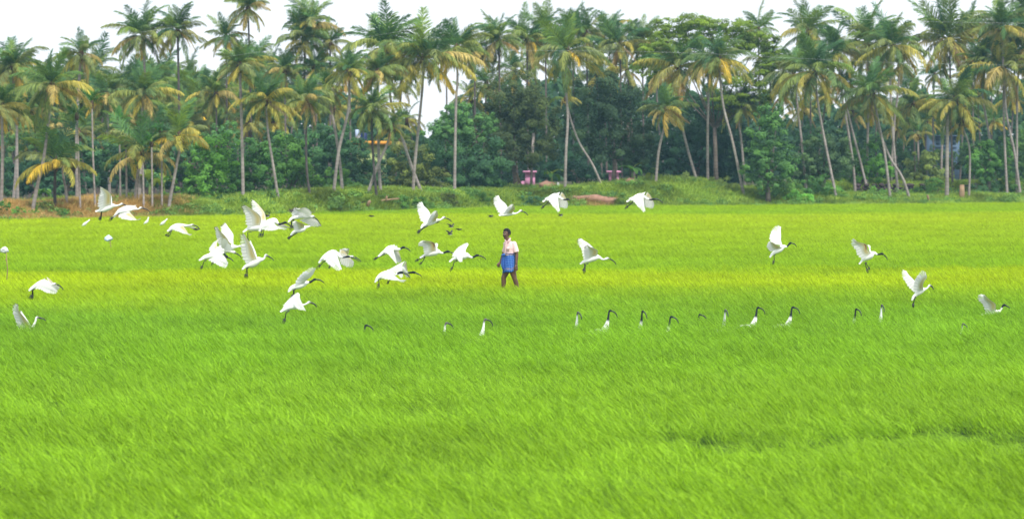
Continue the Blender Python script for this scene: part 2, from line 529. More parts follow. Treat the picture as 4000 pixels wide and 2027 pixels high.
# rice: clumps of blades all blown to the left
TS = 0.6
rice_m = [blade_patch('rice_patch_%d' % i, M_rice, TS * 1.25, 620, (0.13, 0.26), (0.0048, 0.0082), (0.30, 0.85), (0.25, 1.3), math.pi * 0.98, 0.6, 0.16, 100 + i, zbase=0.25) for i in range(8)]
rice_c = variants_collection('rice_patch', rice_m)
def fbm(x, y, s, seed=0):
    g = np.random.default_rng(seed)
    out = np.zeros_like(x); amp = 1.0; tot = 0
    for o in range(4):
        for k in range(5):
            a = g.random() * 6.28; ph = g.random() * 6.28
            f = (0.6 + g.random()) / s * 2 ** o * 6.28
            out += amp * np.sin((x * math.cos(a) + y * math.sin(a)) * f + ph) / 5
        tot += amp * 0.45; amp *= 0.55
    return out / tot
def rice_field():
    ys = np.arange(20, 186, TS)
    P_ = []
    for y in ys:
        half = y * 0.2 + 4.5 + 0.03 * y
        st = TS if y < 100 else TS * 1.15
        xs = np.arange(-half, half, st)
        P_.append(np.stack([xs, np.full(len(xs), y)], 1))
    p = np.concatenate(P_)
    p += rng.uniform(-0.22, 0.22, p.shape)
    x, y = p[:, 0], p[:, 1]
    keep = y < edge_y(x) - 0.2
    p, x, y = p[keep], x[keep], y[keep]
    hgt = 0.88 + 0.05 * fbm(x, y * 0.7, 9.0, 5) + 0.05 * fbm(x, y, 1.8, 6) + rng.uniform(-.05, .05, len(x))
    # bunds between the plots: hardly any rice grows there
    drop = np.zeros(len(x), bool)
    def bund(x0, y0, x1, y1, w, wob=0.25):
        t = np.clip((x - x0) / (x1 - x0), 0, 1)
        yc = y0 + (y1 - y0) * t + wob * np.sin(x * 1.7) + wob * 0.6 * np.sin(x * 3.9 + 1)
        inside = (x > x0) & (x < x1)
        e = np.clip(np.minimum(x - x0, x1 - x) / 1.5, 0.25, 1)
        return inside & (np.abs(y - yc) < w * e * (0.85 + 0.3 * np.sin(x * 2.3 + 2)))
    drop |= bund(0.6, 29.8, 4.4, 28.6, 0.8, .25)
    drop |= bund(2.4, 28.9, 9.5, 30.6, 1.25, .2)
    drop |= bund(3.7, 23.4, 7.5, 22.8, 0.7)
    drop |= bund(-7.5, 28.3, -4.6, 28.0, 0.45)
    drop |= bund(-2.4, 32.6, -0.2, 32.9, 0.42)
    drop |= bund(-20, 72.5, -9.5, 71.2, 1.1)
    drop |= bund(-8.5, 71.0, -5.0, 70.8, 0.9)
    drop |= bund(2.0, 70.8, 7.0, 71.0, 0.6)
    drop |= bund(9.5, 73.5, 19, 75.0, 1.1)
    drop |= bund(-30, 126, 33, 122, 0.9)
    hgt[drop] *= 0.30
    side = np.zeros(len(x), bool)
    rot = np.stack([rng.normal(0, .06, len(x)), rng.normal(0, .08, len(x)), rng.normal(0, .35, len(x)) + 0.4 * fbm(x, y, 14, 9)], 1)
    # the blades' sweep in strokes to the left in the picture
    scl = np.stack([np.full(len(x), 1.0), np.full(len(x), 1.0), hgt], 1)
    z = ground_h(x, y)
    vid = rng.integers(0, 8, len(x))
    sel = ~drop | (rng.random(len(x)) < 0.8)
    scatter('rice_plants', np.stack([x, y, z], 1)[sel], rot[sel], scl[sel], vid[sel], rice_c, 'bright green rice plants bent by the wind')
rice_field()

# grass and weeds of the bank
bank_m = [blade_patch('bank_tuft_%d' % i, M_bank, 0.9, 150, (0.16, 0.55), (0.018, 0.045), (0.0, 0.6), (0.2, 1.3), math.pi, 1.6, 0.6, 300 + i, round_=True) for i in range(6)]
bank_c = variants_collection('bank_tuft', bank_m)
dry_m = [blade_patch('dry_tuft_%d' % i, M_dry, 0.9, 170, (0.3, 0.8), (0.012, 0.03), (0.0, 0.55), (0.1, 1.2), math.pi, 1.4, 0.5, 400 + i, round_=True) for i in range(5)]
dry_c = variants_collection('dry_tuft', dry_m)
def bank_veg():
    n = 17000
    x = rng.uniform(-42, 48, n); d = np.abs(rng.gamma(1.6, 4.2, n)) - 0.6
    d = np.minimum(d, 26); y = edge_y(x) + d
    pxl = CX + x / y * F
    keep = (pxl > -450) & (pxl < 4450)
    dryp = np.clip((780 - pxl) / 250, 0, 1) * (d < 13) + 0.5 * np.exp(-((pxl - 2300) / 90) ** 2) * (d < 2.5)
    isdry = rng.random(n) < dryp * 0.92
    a = keep & ~isdry; b = keep & isdry
    z = ground_h(x, y) - 0.03
    rot = np.stack([rng.normal(0, .1, n), rng.normal(0, .1, n), rng.uniform(0, 6.28, n)], 1)
    s = (0.75 + 0.5 * rng.random(n)) * (1 + 0.35 * fbm(x, y, 5, 3))
    s = np.clip(s, 0.45, 1.7)
    hz = s * 0.62 * np.where(np.abs(pxl - 2700) < 260, 1.25, 1.0)
    scl = np.stack([s * 1.1, s * 1.1, hz], 1)
    pts = np.stack([x, y, z], 1)
    scatter('bank_grass', pts[a], rot[a], scl[a], rng.integers(0, 6, a.sum()), bank_c, 'green grass and weeds along the bank')
    scatter('dry_grass', pts[b], rot[b], scl[b] * 0.85, rng.integers(0, 5, b.sum()), dry_c, 'rusty dry grass mounds under the palms at the left')
bank_veg()

# low leafy weeds between the grass of the bank
M_weed = leaf_mat('weed_leaf', trans=0.3, nscale=0.45, nvar=0.5, rvar=0.4, base=(0.13, 0.28, 0.075), tint=(1.35, 1.1, 0.85))
def weed_clump(i):
    g = np.random.default_rng(500 + i)
    n = 260
    u = g.normal(0, 1, (n, 3)); u /= np.linalg.norm(u, axis=1)[:, None]; u[:, 2] = np.abs(u[:, 2])
    lob = g.normal(0, 1, (5, 3)) * np.array([.28, .28, .05]) + np.array([0, 0, .12])
    k = g.integers(0, 5, n)
    p = lob[k] + u * (g.random(n) ** .4)[:, None] * np.array([.24, .24, .26 + .05 * (i % 3)])
    nr = u + g.normal(0, .5, (n, 3)) + np.array([0, -.1, .6]); nr /= np.linalg.norm(nr, axis=1)[:, None]
    t = np.cross(nr, g.normal(0, 1, (n, 3))); t /= np.linalg.norm(t, axis=1)[:, None]; b = np.cross(nr, t)
    s = g.uniform(.03, .07, n)[:, None]
    q = np.stack([p - t * s, p + b * s * .6, p + t * s, p - b * s * .6], 1).reshape(-1, 3)
    return mesh_np('weed_clump_%d' % i, q, [np.arange(len(q)).reshape(-1, 4)], [M_weed], False, {'rnd': np.repeat(g.random(5)[k] * .7 + g.random(n) * .3, 4)})
weed_c = variants_collection('weed_clump', [weed_clump(i) for i in range(5)])
def weeds():
    n = 3300
    x = rng.uniform(-42, 48, n); d = np.abs(rng.gamma(1.2, 3.2, n)) - 0.3; d = np.minimum(d, 20); y = edge_y(x) + d
    m = fbm(x, y * 1.5, 6.0, 21) + 0.5 * fbm(x, y, 2.0, 22) > 0.02 + 0.25 * ((x < -19) & (d < 9))
    x, y, d = x[m], y[m], d[m]; n = len(x)
    s = rng.uniform(.45, 1.25, n) * (1 + .4 * fbm(x, y, 4, 23)); s = np.clip(s, .4, 2.0)
    scatter('bank_weeds', np.stack([x, y, ground_h(x, y) - .02], 1), np.stack([np.zeros(n), np.zeros(n), rng.uniform(0, 6.28, n)], 1),
            np.stack([s, s, s * rng.uniform(.5, 1.0, n)], 1), rng.integers(0, 5, n), weed_c, 'low leafy weeds between the bank grass')
weeds()

# ------------------------------------------------------------------ coconut palms
def frond_mesh(name, a0, bend, hang, npair=58, seed=0, leaf=0.27, wid=0.021, fold=0.0):
    """one frond of length 1 in the XZ plane. a0 = start elevation, bend = total downward turn,
    hang = how far the leaflets fall from the plane of the frond"""
    g = np.random.default_rng(seed)
    n = 15
    p = np.zeros(3); pts = [p.copy()]; dirs = []
    a = a0; side = g.normal(0, 0.12)
    for i in range(n):
        t = i / n
        d = np.array([math.cos(a), side * t, math.sin(a)]); d /= np.linalg.norm(d)
        dirs.append(d); p = p + d / n; pts.append(p.copy())
        a -= bend / n * (0.5 + 1.0 * t)
        a = max(a, -1.5)
    dirs.append(dirs[-1])
    pts = np.array(pts); dirs = np.array(dirs)
    V, Q, T, RN = [], [], [], []
    def add(v, q, t, r):
        b = len(V)
        V.extend(v); RN.extend([r] * len(v))
        Q.extend([[i + b for i in f] for f in q]); T.extend([[i + b for i in f] for f in t])
    # midrib
    for i in range(0, n, 1):
        w0 = 0.013 * (1 - i / n) + 0.003; w1 = 0.013 * (1 - (i+1) / n) + 0.003
        p0, p1 = pts[i], pts[i+1]
        add([p0 + [0, w0, 0], p0 + [0, -w0, 0], p1 + [0, -w1, 0], p1 + [0, w1, 0], p0 - [0, 0, w0*1.3], p1 - [0, 0, w1*1.3]],
            [(0, 1, 2, 3), (1, 4, 5, 2), (4, 0, 3, 5)], [], 0.9)
    down = np.array([0, 0, -1.0])
    for i in range(npair):
        t = 0.14 + 0.85 * (i + g.uniform(-.2, .2)) / npair
        k = min(int(t * n), n - 1); f = t * n - k
        c = pts[k] * (1 - f) + pts[k+1] * f
        d = dirs[k]
        for sgn in (-1, 1):
            if g.random() < 0.05: continue
            s = np.array([0, sgn, 0.0])
            L = leaf * (math.sin(math.pi * min(0.18 + 0.82 * t, 1) ** 0.85) ** 0.5 * 0.95 + 0.08) * g.uniform(.82, 1.12)
            out = s * (0.75 - 0.25 * t) + d * (0.55 + 0.4 * t) + down * hang * 0.45 + g.normal(0, .10, 3)
            out /= np.linalg.norm(out)
            tip = out * (1 - hang * 0.45) + down * hang * 1.25 + np.array([-0.0, 0, 0]) + g.normal(0, .13, 3)
            tip /= np.linalg.norm(tip)
            w = wid * g.uniform(.8, 1.15) * 0.5
            wd = d + 0.25 * g.normal(0, 1, 3); wd /= np.linalg.norm(wd)
            m = c + out * L * 0.5; e = m + tip * L * 0.5
            add([c - wd * w * .6, c + wd * w * .6, m + wd * w, m - wd * w, e], [(0, 1, 2, 3)], [(3, 2, 4)], g.random() * 0.8)
    return mesh_np(name, np.array(V), [np.array(Q), np.array(T)], [M_frond], False, {'rnd': RN})

FR = {
    'up': [frond_mesh('frond_up_%d' % i, 1.42 - .13 * i, 0.55 + .25 * i, 0.22, seed=10 + i) for i in range(4)],
    'mid': [frond_mesh('frond_mid_%d' % i, 0.85 - .12 * i, 1.3 + .2 * i, 0.5, seed=20 + i) for i in range(4)],
    'flat': [frond_mesh('frond_flat_%d' % i, 0.35 - .12 * i, 1.2 + .15 * i, 0.8, seed=30 + i, wid=0.022) for i in range(4)],
    'low': [frond_mesh('frond_low_%d' % i, -0.25 - .2 * i, 0.9 + .1 * i, 0.9, seed=40 + i, wid=0.024) for i in range(4)],
    'dead': [frond_mesh('frond_dead_%d' % i, -0.75 - .2 * i, 0.6, 1.1, npair=32, seed=50 + i, leaf=0.22, wid=0.022) for i in range(2)],
}
M_nut = simple('coconut_husk', (0.20, 0.15, 0.03), 0.6, 0.5, 8)
M_fibre = simple('crown_fibre', (0.10, 0.065, 0.04), 0.95, 0.4, 10)
def nut_mesh(seed):
    g = random.Random(seed); b = MB()
    for i in range(9):
        a = g.uniform(0, 6.28); r = g.uniform(.10, .24)
        b.ellipsoid((r*math.cos(a), r*math.sin(a), -g.uniform(0, .28)), (.085, .085, .11), 7, 5)
    return b.mesh('coconuts', [M_nut], True)
NUTS = [nut_mesh(i) for i in range(3)]
def heart_mesh():
    b = MB()
    b.tube([(0,0,-.35),(0,0,-.1),(0,0,.15),(0,0,.4)], [.12,.19,.17,.06], 9)
    return b.mesh('crown_heart', [M_fibre], True)
HEART = heart_mesh()

def trunk_obj(name, pts, r0, r1, mat, parent, swell=True):
    """pts relative to the parent; radius tapers from r0 to r1"""
    n = max(8, len(pts) * 5)
    arr = crom([(p[0], p[2], p[1]) for p in pts], n)      # parametrised on x,z
    P3 = [(a[0], a[2], a[1]) for a in arr]
    rad = []
    for i in range(n):
        t = i / (n - 1)
        r = r0 * (1 - t) + r1 * t
        if swell: r += r0 * 0.7 * math.exp(-t * 18)
        r *= 1 + 0.05 * math.sin(i * 2.3)
        rad.append(r)
    b = MB(); b.tube(P3, rad, 10)
    return b.build(name, mat, parent, True)

GREEN_UP = [(0.095, 0.21, 0.085), (0.13, 0.245, 0.085), (0.075, 0.175, 0.095), (0.19, 0.30, 0.075)]
GREEN_MID = [(0.20, 0.28, 0.10), (0.14, 0.23, 0.10), (0.26, 0.32, 0.11), (0.22, 0.28, 0.13)]
OLIVE = [(0.38, 0.38, 0.10), (0.46, 0.43, 0.12), (0.31, 0.32, 0.12), (0.48, 0.41, 0.18)]
YELL = [(0.62, 0.48, 0.08), (0.54, 0.43, 0.13), (0.48, 0.44, 0.11), (0.48, 0.34, 0.15)]
BROWN = [(0.32, 0.22, 0.13), (0.40, 0.29, 0.20), (0.24, 0.18, 0.13)]

def palm(crown, base=None, mids=(), R_=130, D=None, style='n', label=None, group=None, dark=False, tr=1.0, dens=1.0, seed=0, yellow=0.35, nuts=True, name='coconut_palm', aspect=1.0, upm=.85, back=False):
    g = random.Random(seed * 7 + int(crown[0]) * 13 + int(crown[1]))
    if base is not None and D is None:
        # where does the line of sight to the foot of the trunk meet the ground
        D = None; y = float(edge_y(px2x(base[0], 150))) - 1.0
        for k in range(300):
            y += 0.12
            p = P(base[0], base[1], y)
            if p.z <= float(ground_h(p.x, p.y)): D = y; break
        if D is None: D = float(edge_y(px2x(base[0], 160))) + 7
    if base is None:
        base = (crown[0] + g.uniform(-60, 60), HOR + (CAMZ - 1.0) * F / D)
        mids = [((base[0] + crown[0]) / 2 + g.uniform(-15, 15), (base[1] + crown[1]) / 2)]
    ppm = F / D
    p0 = P(base[0], base[1], D)
    gz = float(ground_h(p0.x, p0.y))
    p0.z = min(p0.z, gz) if abs(p0.z - gz) > 0.02 else p0.z
    root = empty(name, p0)
    lean_y = g.uniform(-0.8, 0.8)
    top = P(crown[0], crown[1], D + lean_y)
    pts = [Vector((0, 0, -0.35))] + [P(m[0], m[1], D + lean_y * 0.5) - p0 for m in reversed(mids)] + [top - p0 + Vector((0, 0, 0.15))]
    r = 0.086 * tr * (.8 if back else 1)
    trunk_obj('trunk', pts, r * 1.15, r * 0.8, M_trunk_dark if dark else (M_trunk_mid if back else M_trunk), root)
    c = top - p0
    h = link('crown_heart', HEART, root, c); h.scale = (tr, tr, tr)
    if nuts and g.random() < 0.8:
        link('coconuts', g.choice(NUTS), root, c + Vector((0, -0.05, -0.05)))
    L = R_ / ppm * 1.16
    wt, wx = g.uniform(-16, 2), g.uniform(-8, 8)
    az0 = g.uniform(0, 6.28)
    ga = 2.39996
    def put(kind, n, cols, lmul, tilt=0.0):
        nonlocal az0
        for i in range(n):
            az0 += ga
            me = g.choice(FR[kind])
            o = bpy.data.objects.new('frond', me)
            COL.objects.link(o)
            o.parent = root
            l_ = L * lmul * g.uniform(.72, 1.18)
            o.location = c + Vector((0, 0, 0.1))
            q = Matrix.Rotation(R(wt), 4, 'Y') @ Matrix.Rotation(R(wx), 4, 'X') @ Matrix.Rotation(az0 + g.uniform(-.25, .25), 4, 'Z') @ Matrix.Rotation(g.uniform(-.24, .24) + tilt, 4, 'Y') @ Matrix.Rotation(g.uniform(-.6, .6), 4, 'X')
            o.rotation_euler = q.to_euler()
            o.scale = (l_, l_ * g.uniform(.9, 1.1), l_ * aspect)
            cc = g.choice(cols); k = g.uniform(.85, 1.2)
            o.color = (cc[0] * k, cc[1] * k, cc[2] * k, 1)
    f = dens
    if style == 'areca':
        put('up', int(4 * f), [(0.06, 0.20, 0.05), (0.08, 0.24, 0.05)], 0.95)
        put('mid', int(6 * f), [(0.07, 0.21, 0.05), (0.05, 0.15, 0.05), (0.14, 0.26, 0.05)], 0.95)
        put('low', int(2 * f), [(0.12, 0.2, 0.05)], 0.8)
    elif style == 'young':
        put('up', int(6 * f), GREEN_UP, 1.15)
        put('mid', int(6 * f), GREEN_MID, 1.05)
        put('flat', int(8 * f), OLIVE + YELL[:1], 1.1)
    else:
        put('up', int(11 * f), GREEN_UP, upm)
        put('mid', int(8 * f), GREEN_UP + GREEN_MID * 2, 1.0 * (upm + 1) / 1.9)
        put('flat', int(7 * f), GREEN_MID + OLIVE, 1.08)
        ny = int(round(4.5 * f * yellow))
        put('low', max(0, int(10 * f) - ny), OLIVE + GREEN_MID, 1.0)
        put('low', ny, YELL, 0.9)
        if g.random() < 0.6 or style == 'brown': put('dead', 3 if style == 'brown' else 1, BROWN, 0.85)
    if label: tag(root, label, 'palm', group)
    return root

GP = 'coconut palms along the edge of the field'
PALMS = [
 # crown, base, mids, R, dict
 ((204,343),(122,827),[(175,593),(143,740)],150,dict(label='left palm with a pale trunk leaning right and a broad yellow-skirted crown',yellow=.7)),
 ((48,270),(50,792),[(66,560)],135,dict(label='palm with orange lower fronds near the left edge of the grove',yellow=.9)),
 ((5,420),(3,812),[(10,600)],105,dict(label='palm cut by the left picture edge with a drooping yellow frond',yellow=.6)),
 ((66,425),(70,797),[(66,600)],95,dict(label='straight pale palm trunk standing just right of the leftmost palm',dens=.7)),
 ((316,217),(302,785),[(300,500)],110,dict(label='tall palm with a bare spiky leaf above the left grove',dens=.8)),
 ((422,372),(430,770),[(421,560)],120,dict(label='dark palm with brown nut cluster right of the two slim areca palms',yellow=.3)),
 ((560,148),(575,770),[(570,450)],125,dict(label='tall palm standing clear against the sky over the left grove, left of two',yellow=.45)),
 ((694,128),(705,770),[(700,450)],105,dict(label='tall dark palm against the sky with one pale frond hanging right',yellow=.15,dark=True)),
 ((557,372),(545,780),[(552,600)],125,dict(label='palm with brown skirt and upright green centre above the short wide palm',style='brown')),
 ((553,612),(525,797),[(535,700)],155,dict(label='short wide palm with long arching olive fronds beside the first ibises',style='young',tr=.9)),
 ((217,640),(217,824),[(214,740)],140,dict(label='short dark-stemmed palm with wide low fronds above the dry grass',style='young',dark=True)),
 ((699,540),(653,827),[(703,575),(686,665),(666,770)],140,dict(label='curved palm at the right end of the dry grass with a yellow frond',style='young')),
 ((844,372),(846,700),[(846,540)],115,dict(label='palm over the left end of the bright round trees')),
 ((883,152),(890,700),[(886,430)],90,dict(label='upper small crown left of the tallest palm of the left grove',dens=.8,yellow=.5)),
 ((969,38),(985,700),[(978,350)],95,dict(label='tallest palm of the left grove reaching the top of the picture',dark=True,yellow=.2)),
 ((936,262),(950,720),[(944,480)],110,dict(label='palm below the tallest one of the left grove')),
 ((285,655),(262,810),[(246,660),(258,750)],50,dict(label='thin V-shaped pair trunk rising from the dry grass',dens=.35,tr=.8)),
 ((308,520),(343,775),[(330,690)],70,dict(label='palm with a slightly left-leaning thin trunk left of the areca palms',dens=.5,tr=.85)),
 # centre-left
 ((1508,200),(1659,762),[(1527,396),(1560,501),(1606,646)],165,dict(label='tall palm with a long trunk leaning left and crossing a straight one',yellow=.45)),
 ((1653,235),(1612,762),[(1650,345),(1620,646)],175,dict(label='big palm with hanging olive fronds on a straight pale trunk beside the leaning one',yellow=.7)),
 ((1784,190),(1775,720),[(1787,320),(1781,410)],120,dict(label='palm with red-brown heart right of the big palm in the centre',style='brown',yellow=.2)),
 ((1857,215),(1865,700),[(1855,400)],95,dict(label='palm with long level fronds before the gap of sky',yellow=.4)),
 ((1949,165),(1960,700),[(1952,380)],110,dict(label='open palm with star-shaped fronds left of the dense central crowns')),
 ((1738,220),(1735,700),[(1745,400)],80,dict(label='small palm crown behind the big hanging one',dens=.7,D=188)),
 ((1455,437),(1475,781),[(1452,495),(1461,659)],115,dict(label='lower palm with dark bare stem in front of the orange ledge',dark=True,tr=.85,yellow=.25)),
 ((1283,352),(1339,758),[(1283,382),(1310,514),(1330,659)],110,dict(label='palm whose dark upper trunk bends to a pale foot, over dark trees',style='brown')),
 ((1198,398),(1217,781),[(1196,455),(1198,659)],115,dict(label='thin dark-stemmed palm with dead brown skirt above the ibis trio',style='brown',dark=True,tr=.8)),
 ((1040,395),(1092,788),[(1043,475),(1053,560),(1069,659)],120,dict(label='palm with curved trunk between the round bright trees and the dark ones',yellow=.3,tr=.85)),
 ((1362,285),(1300,758),[(1362,420),(1323,593)],100,dict(label='palm with a pale right-leaning trunk crossing its neighbour',yellow=.35)),
 ((1475,285),(1488,758),[(1478,514),(1481,650)],105,dict(label='straight palm directly behind the dark-stemmed low palm')),
 ((1530,500),(1428,761),[(1514,560),(1470,660)],85,dict(label='steeply leaning small palm whose trunk crosses two others',yellow=.9,dens=.7)),
 ((1217,95),(1225,700),[(1220,400)],105,dict(label='high palm in the pair standing against the sky at centre left',yellow=.2)),
 ((1191,165),(1195,700),[(1190,400)],110,dict(label='lower crown of the pair standing against the sky at centre left',yellow=.3)),
 ((1290,175),(1292,700),[(1290,400)],80,dict(label='small upright palm right of the high pair',dens=.7,yellow=.1)),
 ((1231,270),(1240,700),[(1236,500)],100,dict(label='palm under the high pair at centre left')),
 ((1112,280),(1120,700),[(1115,500)],90,dict(label='palm with two upright feathery fronds left of the high pair',yellow=.3)),
 ((1365,255),(1372,700),[(1368,500)],80,dict(label='small round palm crown below the lone curved frond',dens=.8)),
 # centre-right
 ((2217,205),(2206,748),[(2211,336),(2218,461),(2211,593)],160,dict(label='tall central palm with curtain-like fronds on a straight trunk above the walking man',yellow=.5)),
 ((2210,390),(2362,732),[(2230,470),(2264,560),(2316,646)],60,dict(label='sharply left-leaning palm trunk behind the tall central palm',dens=.35,tr=.8)),
 ((2653,268),(2732,715),[(2649,356),(2672,527)],165,dict(label='palm with blown left-hand fronds and orange tips right of centre',yellow=.75)),
 ((2811,235),(2913,778),[(2811,283),(2827,422),(2863,560)],135,dict(label='palm with bright yellow side fronds on a long leaning trunk',yellow=1.3,upm=.75)),
 ((2765,262),(2765,712),[(2768,350),(2764,520)],110,dict(label='straight palm half hidden by the yellow-fronded one',yellow=.9,dens=.8)),
 ((2890,422),(2913,652),[(2887,488),(2897,560)],95,dict(label='small palm with two folded dead fronds below the yellow-fronded one',style='brown',D=185)),
 ((2600,430),(2560,725),[(2600,475),(2573,593)],110,dict(label='palm with hanging yellow fronds and a curved left-leaning foot',yellow=1.0,dens=.8)),
 ((2422,180),(2430,700),[(2426,400)],110,dict(label='palm with orange dead fronds in the high central row',style='brown',D=190)),
 ((2290,135),(2300,700),[(2295,400)],95,dict(label='dark palm with ragged tips in the high central row',dark=True,yellow=.1,D=192)),
 ((2130,130),(2135,700),[(2133,400)],95,dict(label='palm with an orange dead frond at the left of the high central row',yellow=.5,D=190)),
 ((2059,160),(2065,700),[(2060,400)],105,dict(label='bright green palm crown at the left end of the high central row',D=188,yellow=.2)),
 ((2508,165),(2515,700),[(2512,400)],105,dict(label='palm at the left shoulder of the flat-topped rain tree',D=192,yellow=.2)),
 ((2962,120),(2968,700),[(2966,400)],85,dict(label='slim dark palm rising through the right end of the rain tree',dark=True,D=205,dens=.7,yellow=.1)),
 ((2237,110),(2242,700),[(2240,400)],80,dict(label='palm crown just above the tall central palm',D=195,yellow=.1)),
 # right
 ((3158,130),(3165,700),[(3166,400)],110,dict(label='dark feathery palm with an orange heart alone against the sky',D=190,yellow=.05)),
 ((3099,300),(3153,758),[(3112,389),(3132,560)],130,dict(label='olive palm right of the sky gap with a slightly bowed trunk',yellow=.7)),
 ((3185,285),(3273,781),[(3194,396),(3221,547)],175,dict(label='widest palm of the right group with a gold-tipped skirt',yellow=1.0)),
 ((3270,205),(3343,765),[(3290,376),(3310,494),(3332,640)],125,dict(label='palm behind the widest one, trunk parallel to it on the right')),
 ((3300,330),(3399,765),[(3310,430),(3356,613)],100,dict(label='palm whose thin trunk leans left beside its twin in the right group',yellow=.9,dens=.7)),
 ((3389,180),(3385,640),[(3392,400)],140,dict(label='high palm of the right group with bent tip fronds at both sides',D=186,yellow=.3)),
 ((3409,372),(3481,784),[(3428,461),(3455,593)],140,dict(label='lower palm with a round green crown over two diverging trunks',yellow=.6)),
 ((3415,440),(3560,784),[(3422,475),(3475,613),(3527,699)],60,dict(label='palm trunk leaning hardest to the left in the right group',dens=.4,yellow=.8)),
 ((3488,185),(3511,768),[(3478,316),(3488,527)],130,dict(label='palm with a grey frond fan on the right, between the high ones',yellow=.3)),
 ((3515,260),(3478,666),[(3508,356),(3494,475),(3491,527)],80,dict(label='palm with double-curved pale trunk in the right group',D=187,dens=.6)),
 ((3709,160),(3722,700),[(3714,400)],165,dict(label='tallest palm of the right group with gold fronds hanging to the left',D=188,yellow=.9)),
 ((3732,398),(3699,778),[(3705,415),(3700,593)],145,dict(label='palm on the thickest pale trunk of the right group',yellow=.8,tr=1.45)),
 ((3758,480),(3784,781),[(3765,510),(3788,593)],75,dict(label='palm with a thin wavy trunk right of the thickest one',dens=.6,yellow=1.0,tr=.85)),
 ((3923,270),(3936,771),[(3920,396),(3926,593)],165,dict(label='palm with clustered yellow nuts and wide arms near the right edge',yellow=.5)),
 ((3845,262),(3906,768),[(3837,356),(3863,527)],115,dict(label='palm with brownish foot stub left of the one with yellow nuts',yellow=.9)),
 ((3912,112),(3989,768),[(3929,422),(3962,593)],110,dict(label='palm with rounded green top near the right edge',yellow=.1)),
 ((3992,200),(3972,765),[(3975,330),(3972,593)],125,dict(label='palm cut by the right picture edge beside two joined trunks',yellow=.6)),
 ((4015,50),(4040,765),[(4030,400)],120,dict(label='yellow-green palm reaching in at the upper right corner',yellow=.4,D=192)),
 ((3797,118),(3806,700),[(3800,400)],85,dict(label='small palm behind the tallest one of the right group',D=200,yellow=.2)),
 ((3567,412),(3575,700),[(3572,560)],120,dict(label='low green palm filling the gap in the middle of the right group',D=200,yellow=.1)),
 ((3585,530),(3590,720),[(3588,640)],70,dict(label='young palm with upright fronds low behind the hardest-leaning trunk',style='young',D=196,dens=.6)),
 ((3007,250),(3012,700),[(3010,500)],95,dict(label='palm with yellow-green fronds at the right end of the rain tree',D=192,yellow=.5)),
 ((3760,300),(3675,690),[(3690,480)],70,dict(label='thin pale trunk standing behind the thickest one',D=196,dens=.4)),
]
for i, (c, b, m, r, kw) in enumerate(PALMS):
    kw = dict(kw)
    if b[1] in (700, 770) and abs(b[0]-c[0]) < 25 and 'D' not in kw and c[0] < 3000:
        kw['D'] = 172 if c[0] < 1500 else 180
    if b[1] == 700: kw['back'] = True
    if c[1] < 205 and 'upm' not in kw: kw['upm'] = 1.1
    palm(c, b, m, r, seed=i, group=GP, **kw)
ARECA = [((300,455),(315,834),[(306,600)],62,'slim areca palm with bright green crown, left of the areca pair'),
 ((359,409),(374,830),[(363,600)],58,'slim areca palm with the palest thin trunk left of the flying ibis wing'),
 ((465,482),(470,790),[(468,600)],66,'slim areca palm right of the flying ibis wing tip'),
 ((492,560),(495,795),[(494,700)],40,'short-crowned areca palm behind the short wide palm'),
 ((541,650),(541,800),[(541,720)],30,'thin areca stem under the short wide palm'),
 ((556,600),(562,833),[(560,720)],38,'areca stem crossing the fronds of the short wide palm'),
 ((592,560),(595,829),[(594,700)],45,'areca palm at the right of the short wide palm'),
 ((630,520),(633,825),[(632,700)],48,'areca palm left of the curved palm')]
for i, (c, b, m, r, lab) in enumerate(ARECA):
    palm(c, b, m, r, seed=200 + i, style='areca', tr=.62, nuts=False, label=lab, group='slim areca palms among the coconut palms', name='areca_palm')
# the crowns of the rows behind
ORD = ['first', 'second', 'third', 'fourth', 'fifth', 'sixth', 'seventh', 'eighth', 'ninth', 'tenth', 'eleventh', 'twelfth', 'thirteenth', 'fourteenth', 'fifteenth']
back = []
g = random.Random(5)
for y0, n in ((255, 13), (335, 15), (420, 14), (505, 11)):
    for k in range(n):
        x = 20 + k * 1130 / n + g.uniform(-35, 35) + (y0 % 2) * 30
        if y0 == 255 and not (60 < x < 480 or x > 700): x += 0
        top = np.interp(x, [0, 100, 250, 330, 480, 700, 830, 880, 1000, 1130], [190, 260, 300, 190, 300, 250, 330, 200, 200, 260])
        back.append((x, max(y0 + g.uniform(-30, 30), top + 60), 176 + (505 - y0) * 0.09 + g.uniform(-5, 5), g.uniform(90, 125), 'left grove palm crown, %s from the left in the %s back row' % (ORD[k], {255: 'highest', 335: 'second highest', 420: 'second lowest', 505: 'lowest'}[y0])))
for x, y, D_, r, lab_ in back:
    palm((x, y), None, (), r, D=D_, back=True, upm=1.0, seed=int(x * 3 + y), dens=.72, yellow=g.uniform(.2, .9), nuts=False, style=g.choice(['n', 'n', 'brown']),
         label=lab_, group='back row palms of the left grove')
back = [(1150, 370, 195, 90), (1310, 430, 192, 80), (1410, 380, 196, 85), (1570, 330, 195, 80), (1590, 470, 190, 75), (1560, 560, 188, 60), (1900, 330, 192, 95), (1840, 390, 195, 90), (2010, 280, 198, 95), (2090, 250, 200, 95), (2350, 220, 200, 95), (2380, 120, 205, 80), (2450, 280, 198, 95), (2560, 230, 205, 90), (2330, 300, 195, 90)]
for k_, (x, y, D_, r) in enumerate(sorted(back)):
    palm((x, y), None, (), r, D=D_, back=True, upm=1.0, seed=int(x * 3 + y), dens=.7, yellow=.4, nuts=False,
         label='palm crown in the middle back row, %s from the left' % ORD[k_], group='back row palms in the middle')
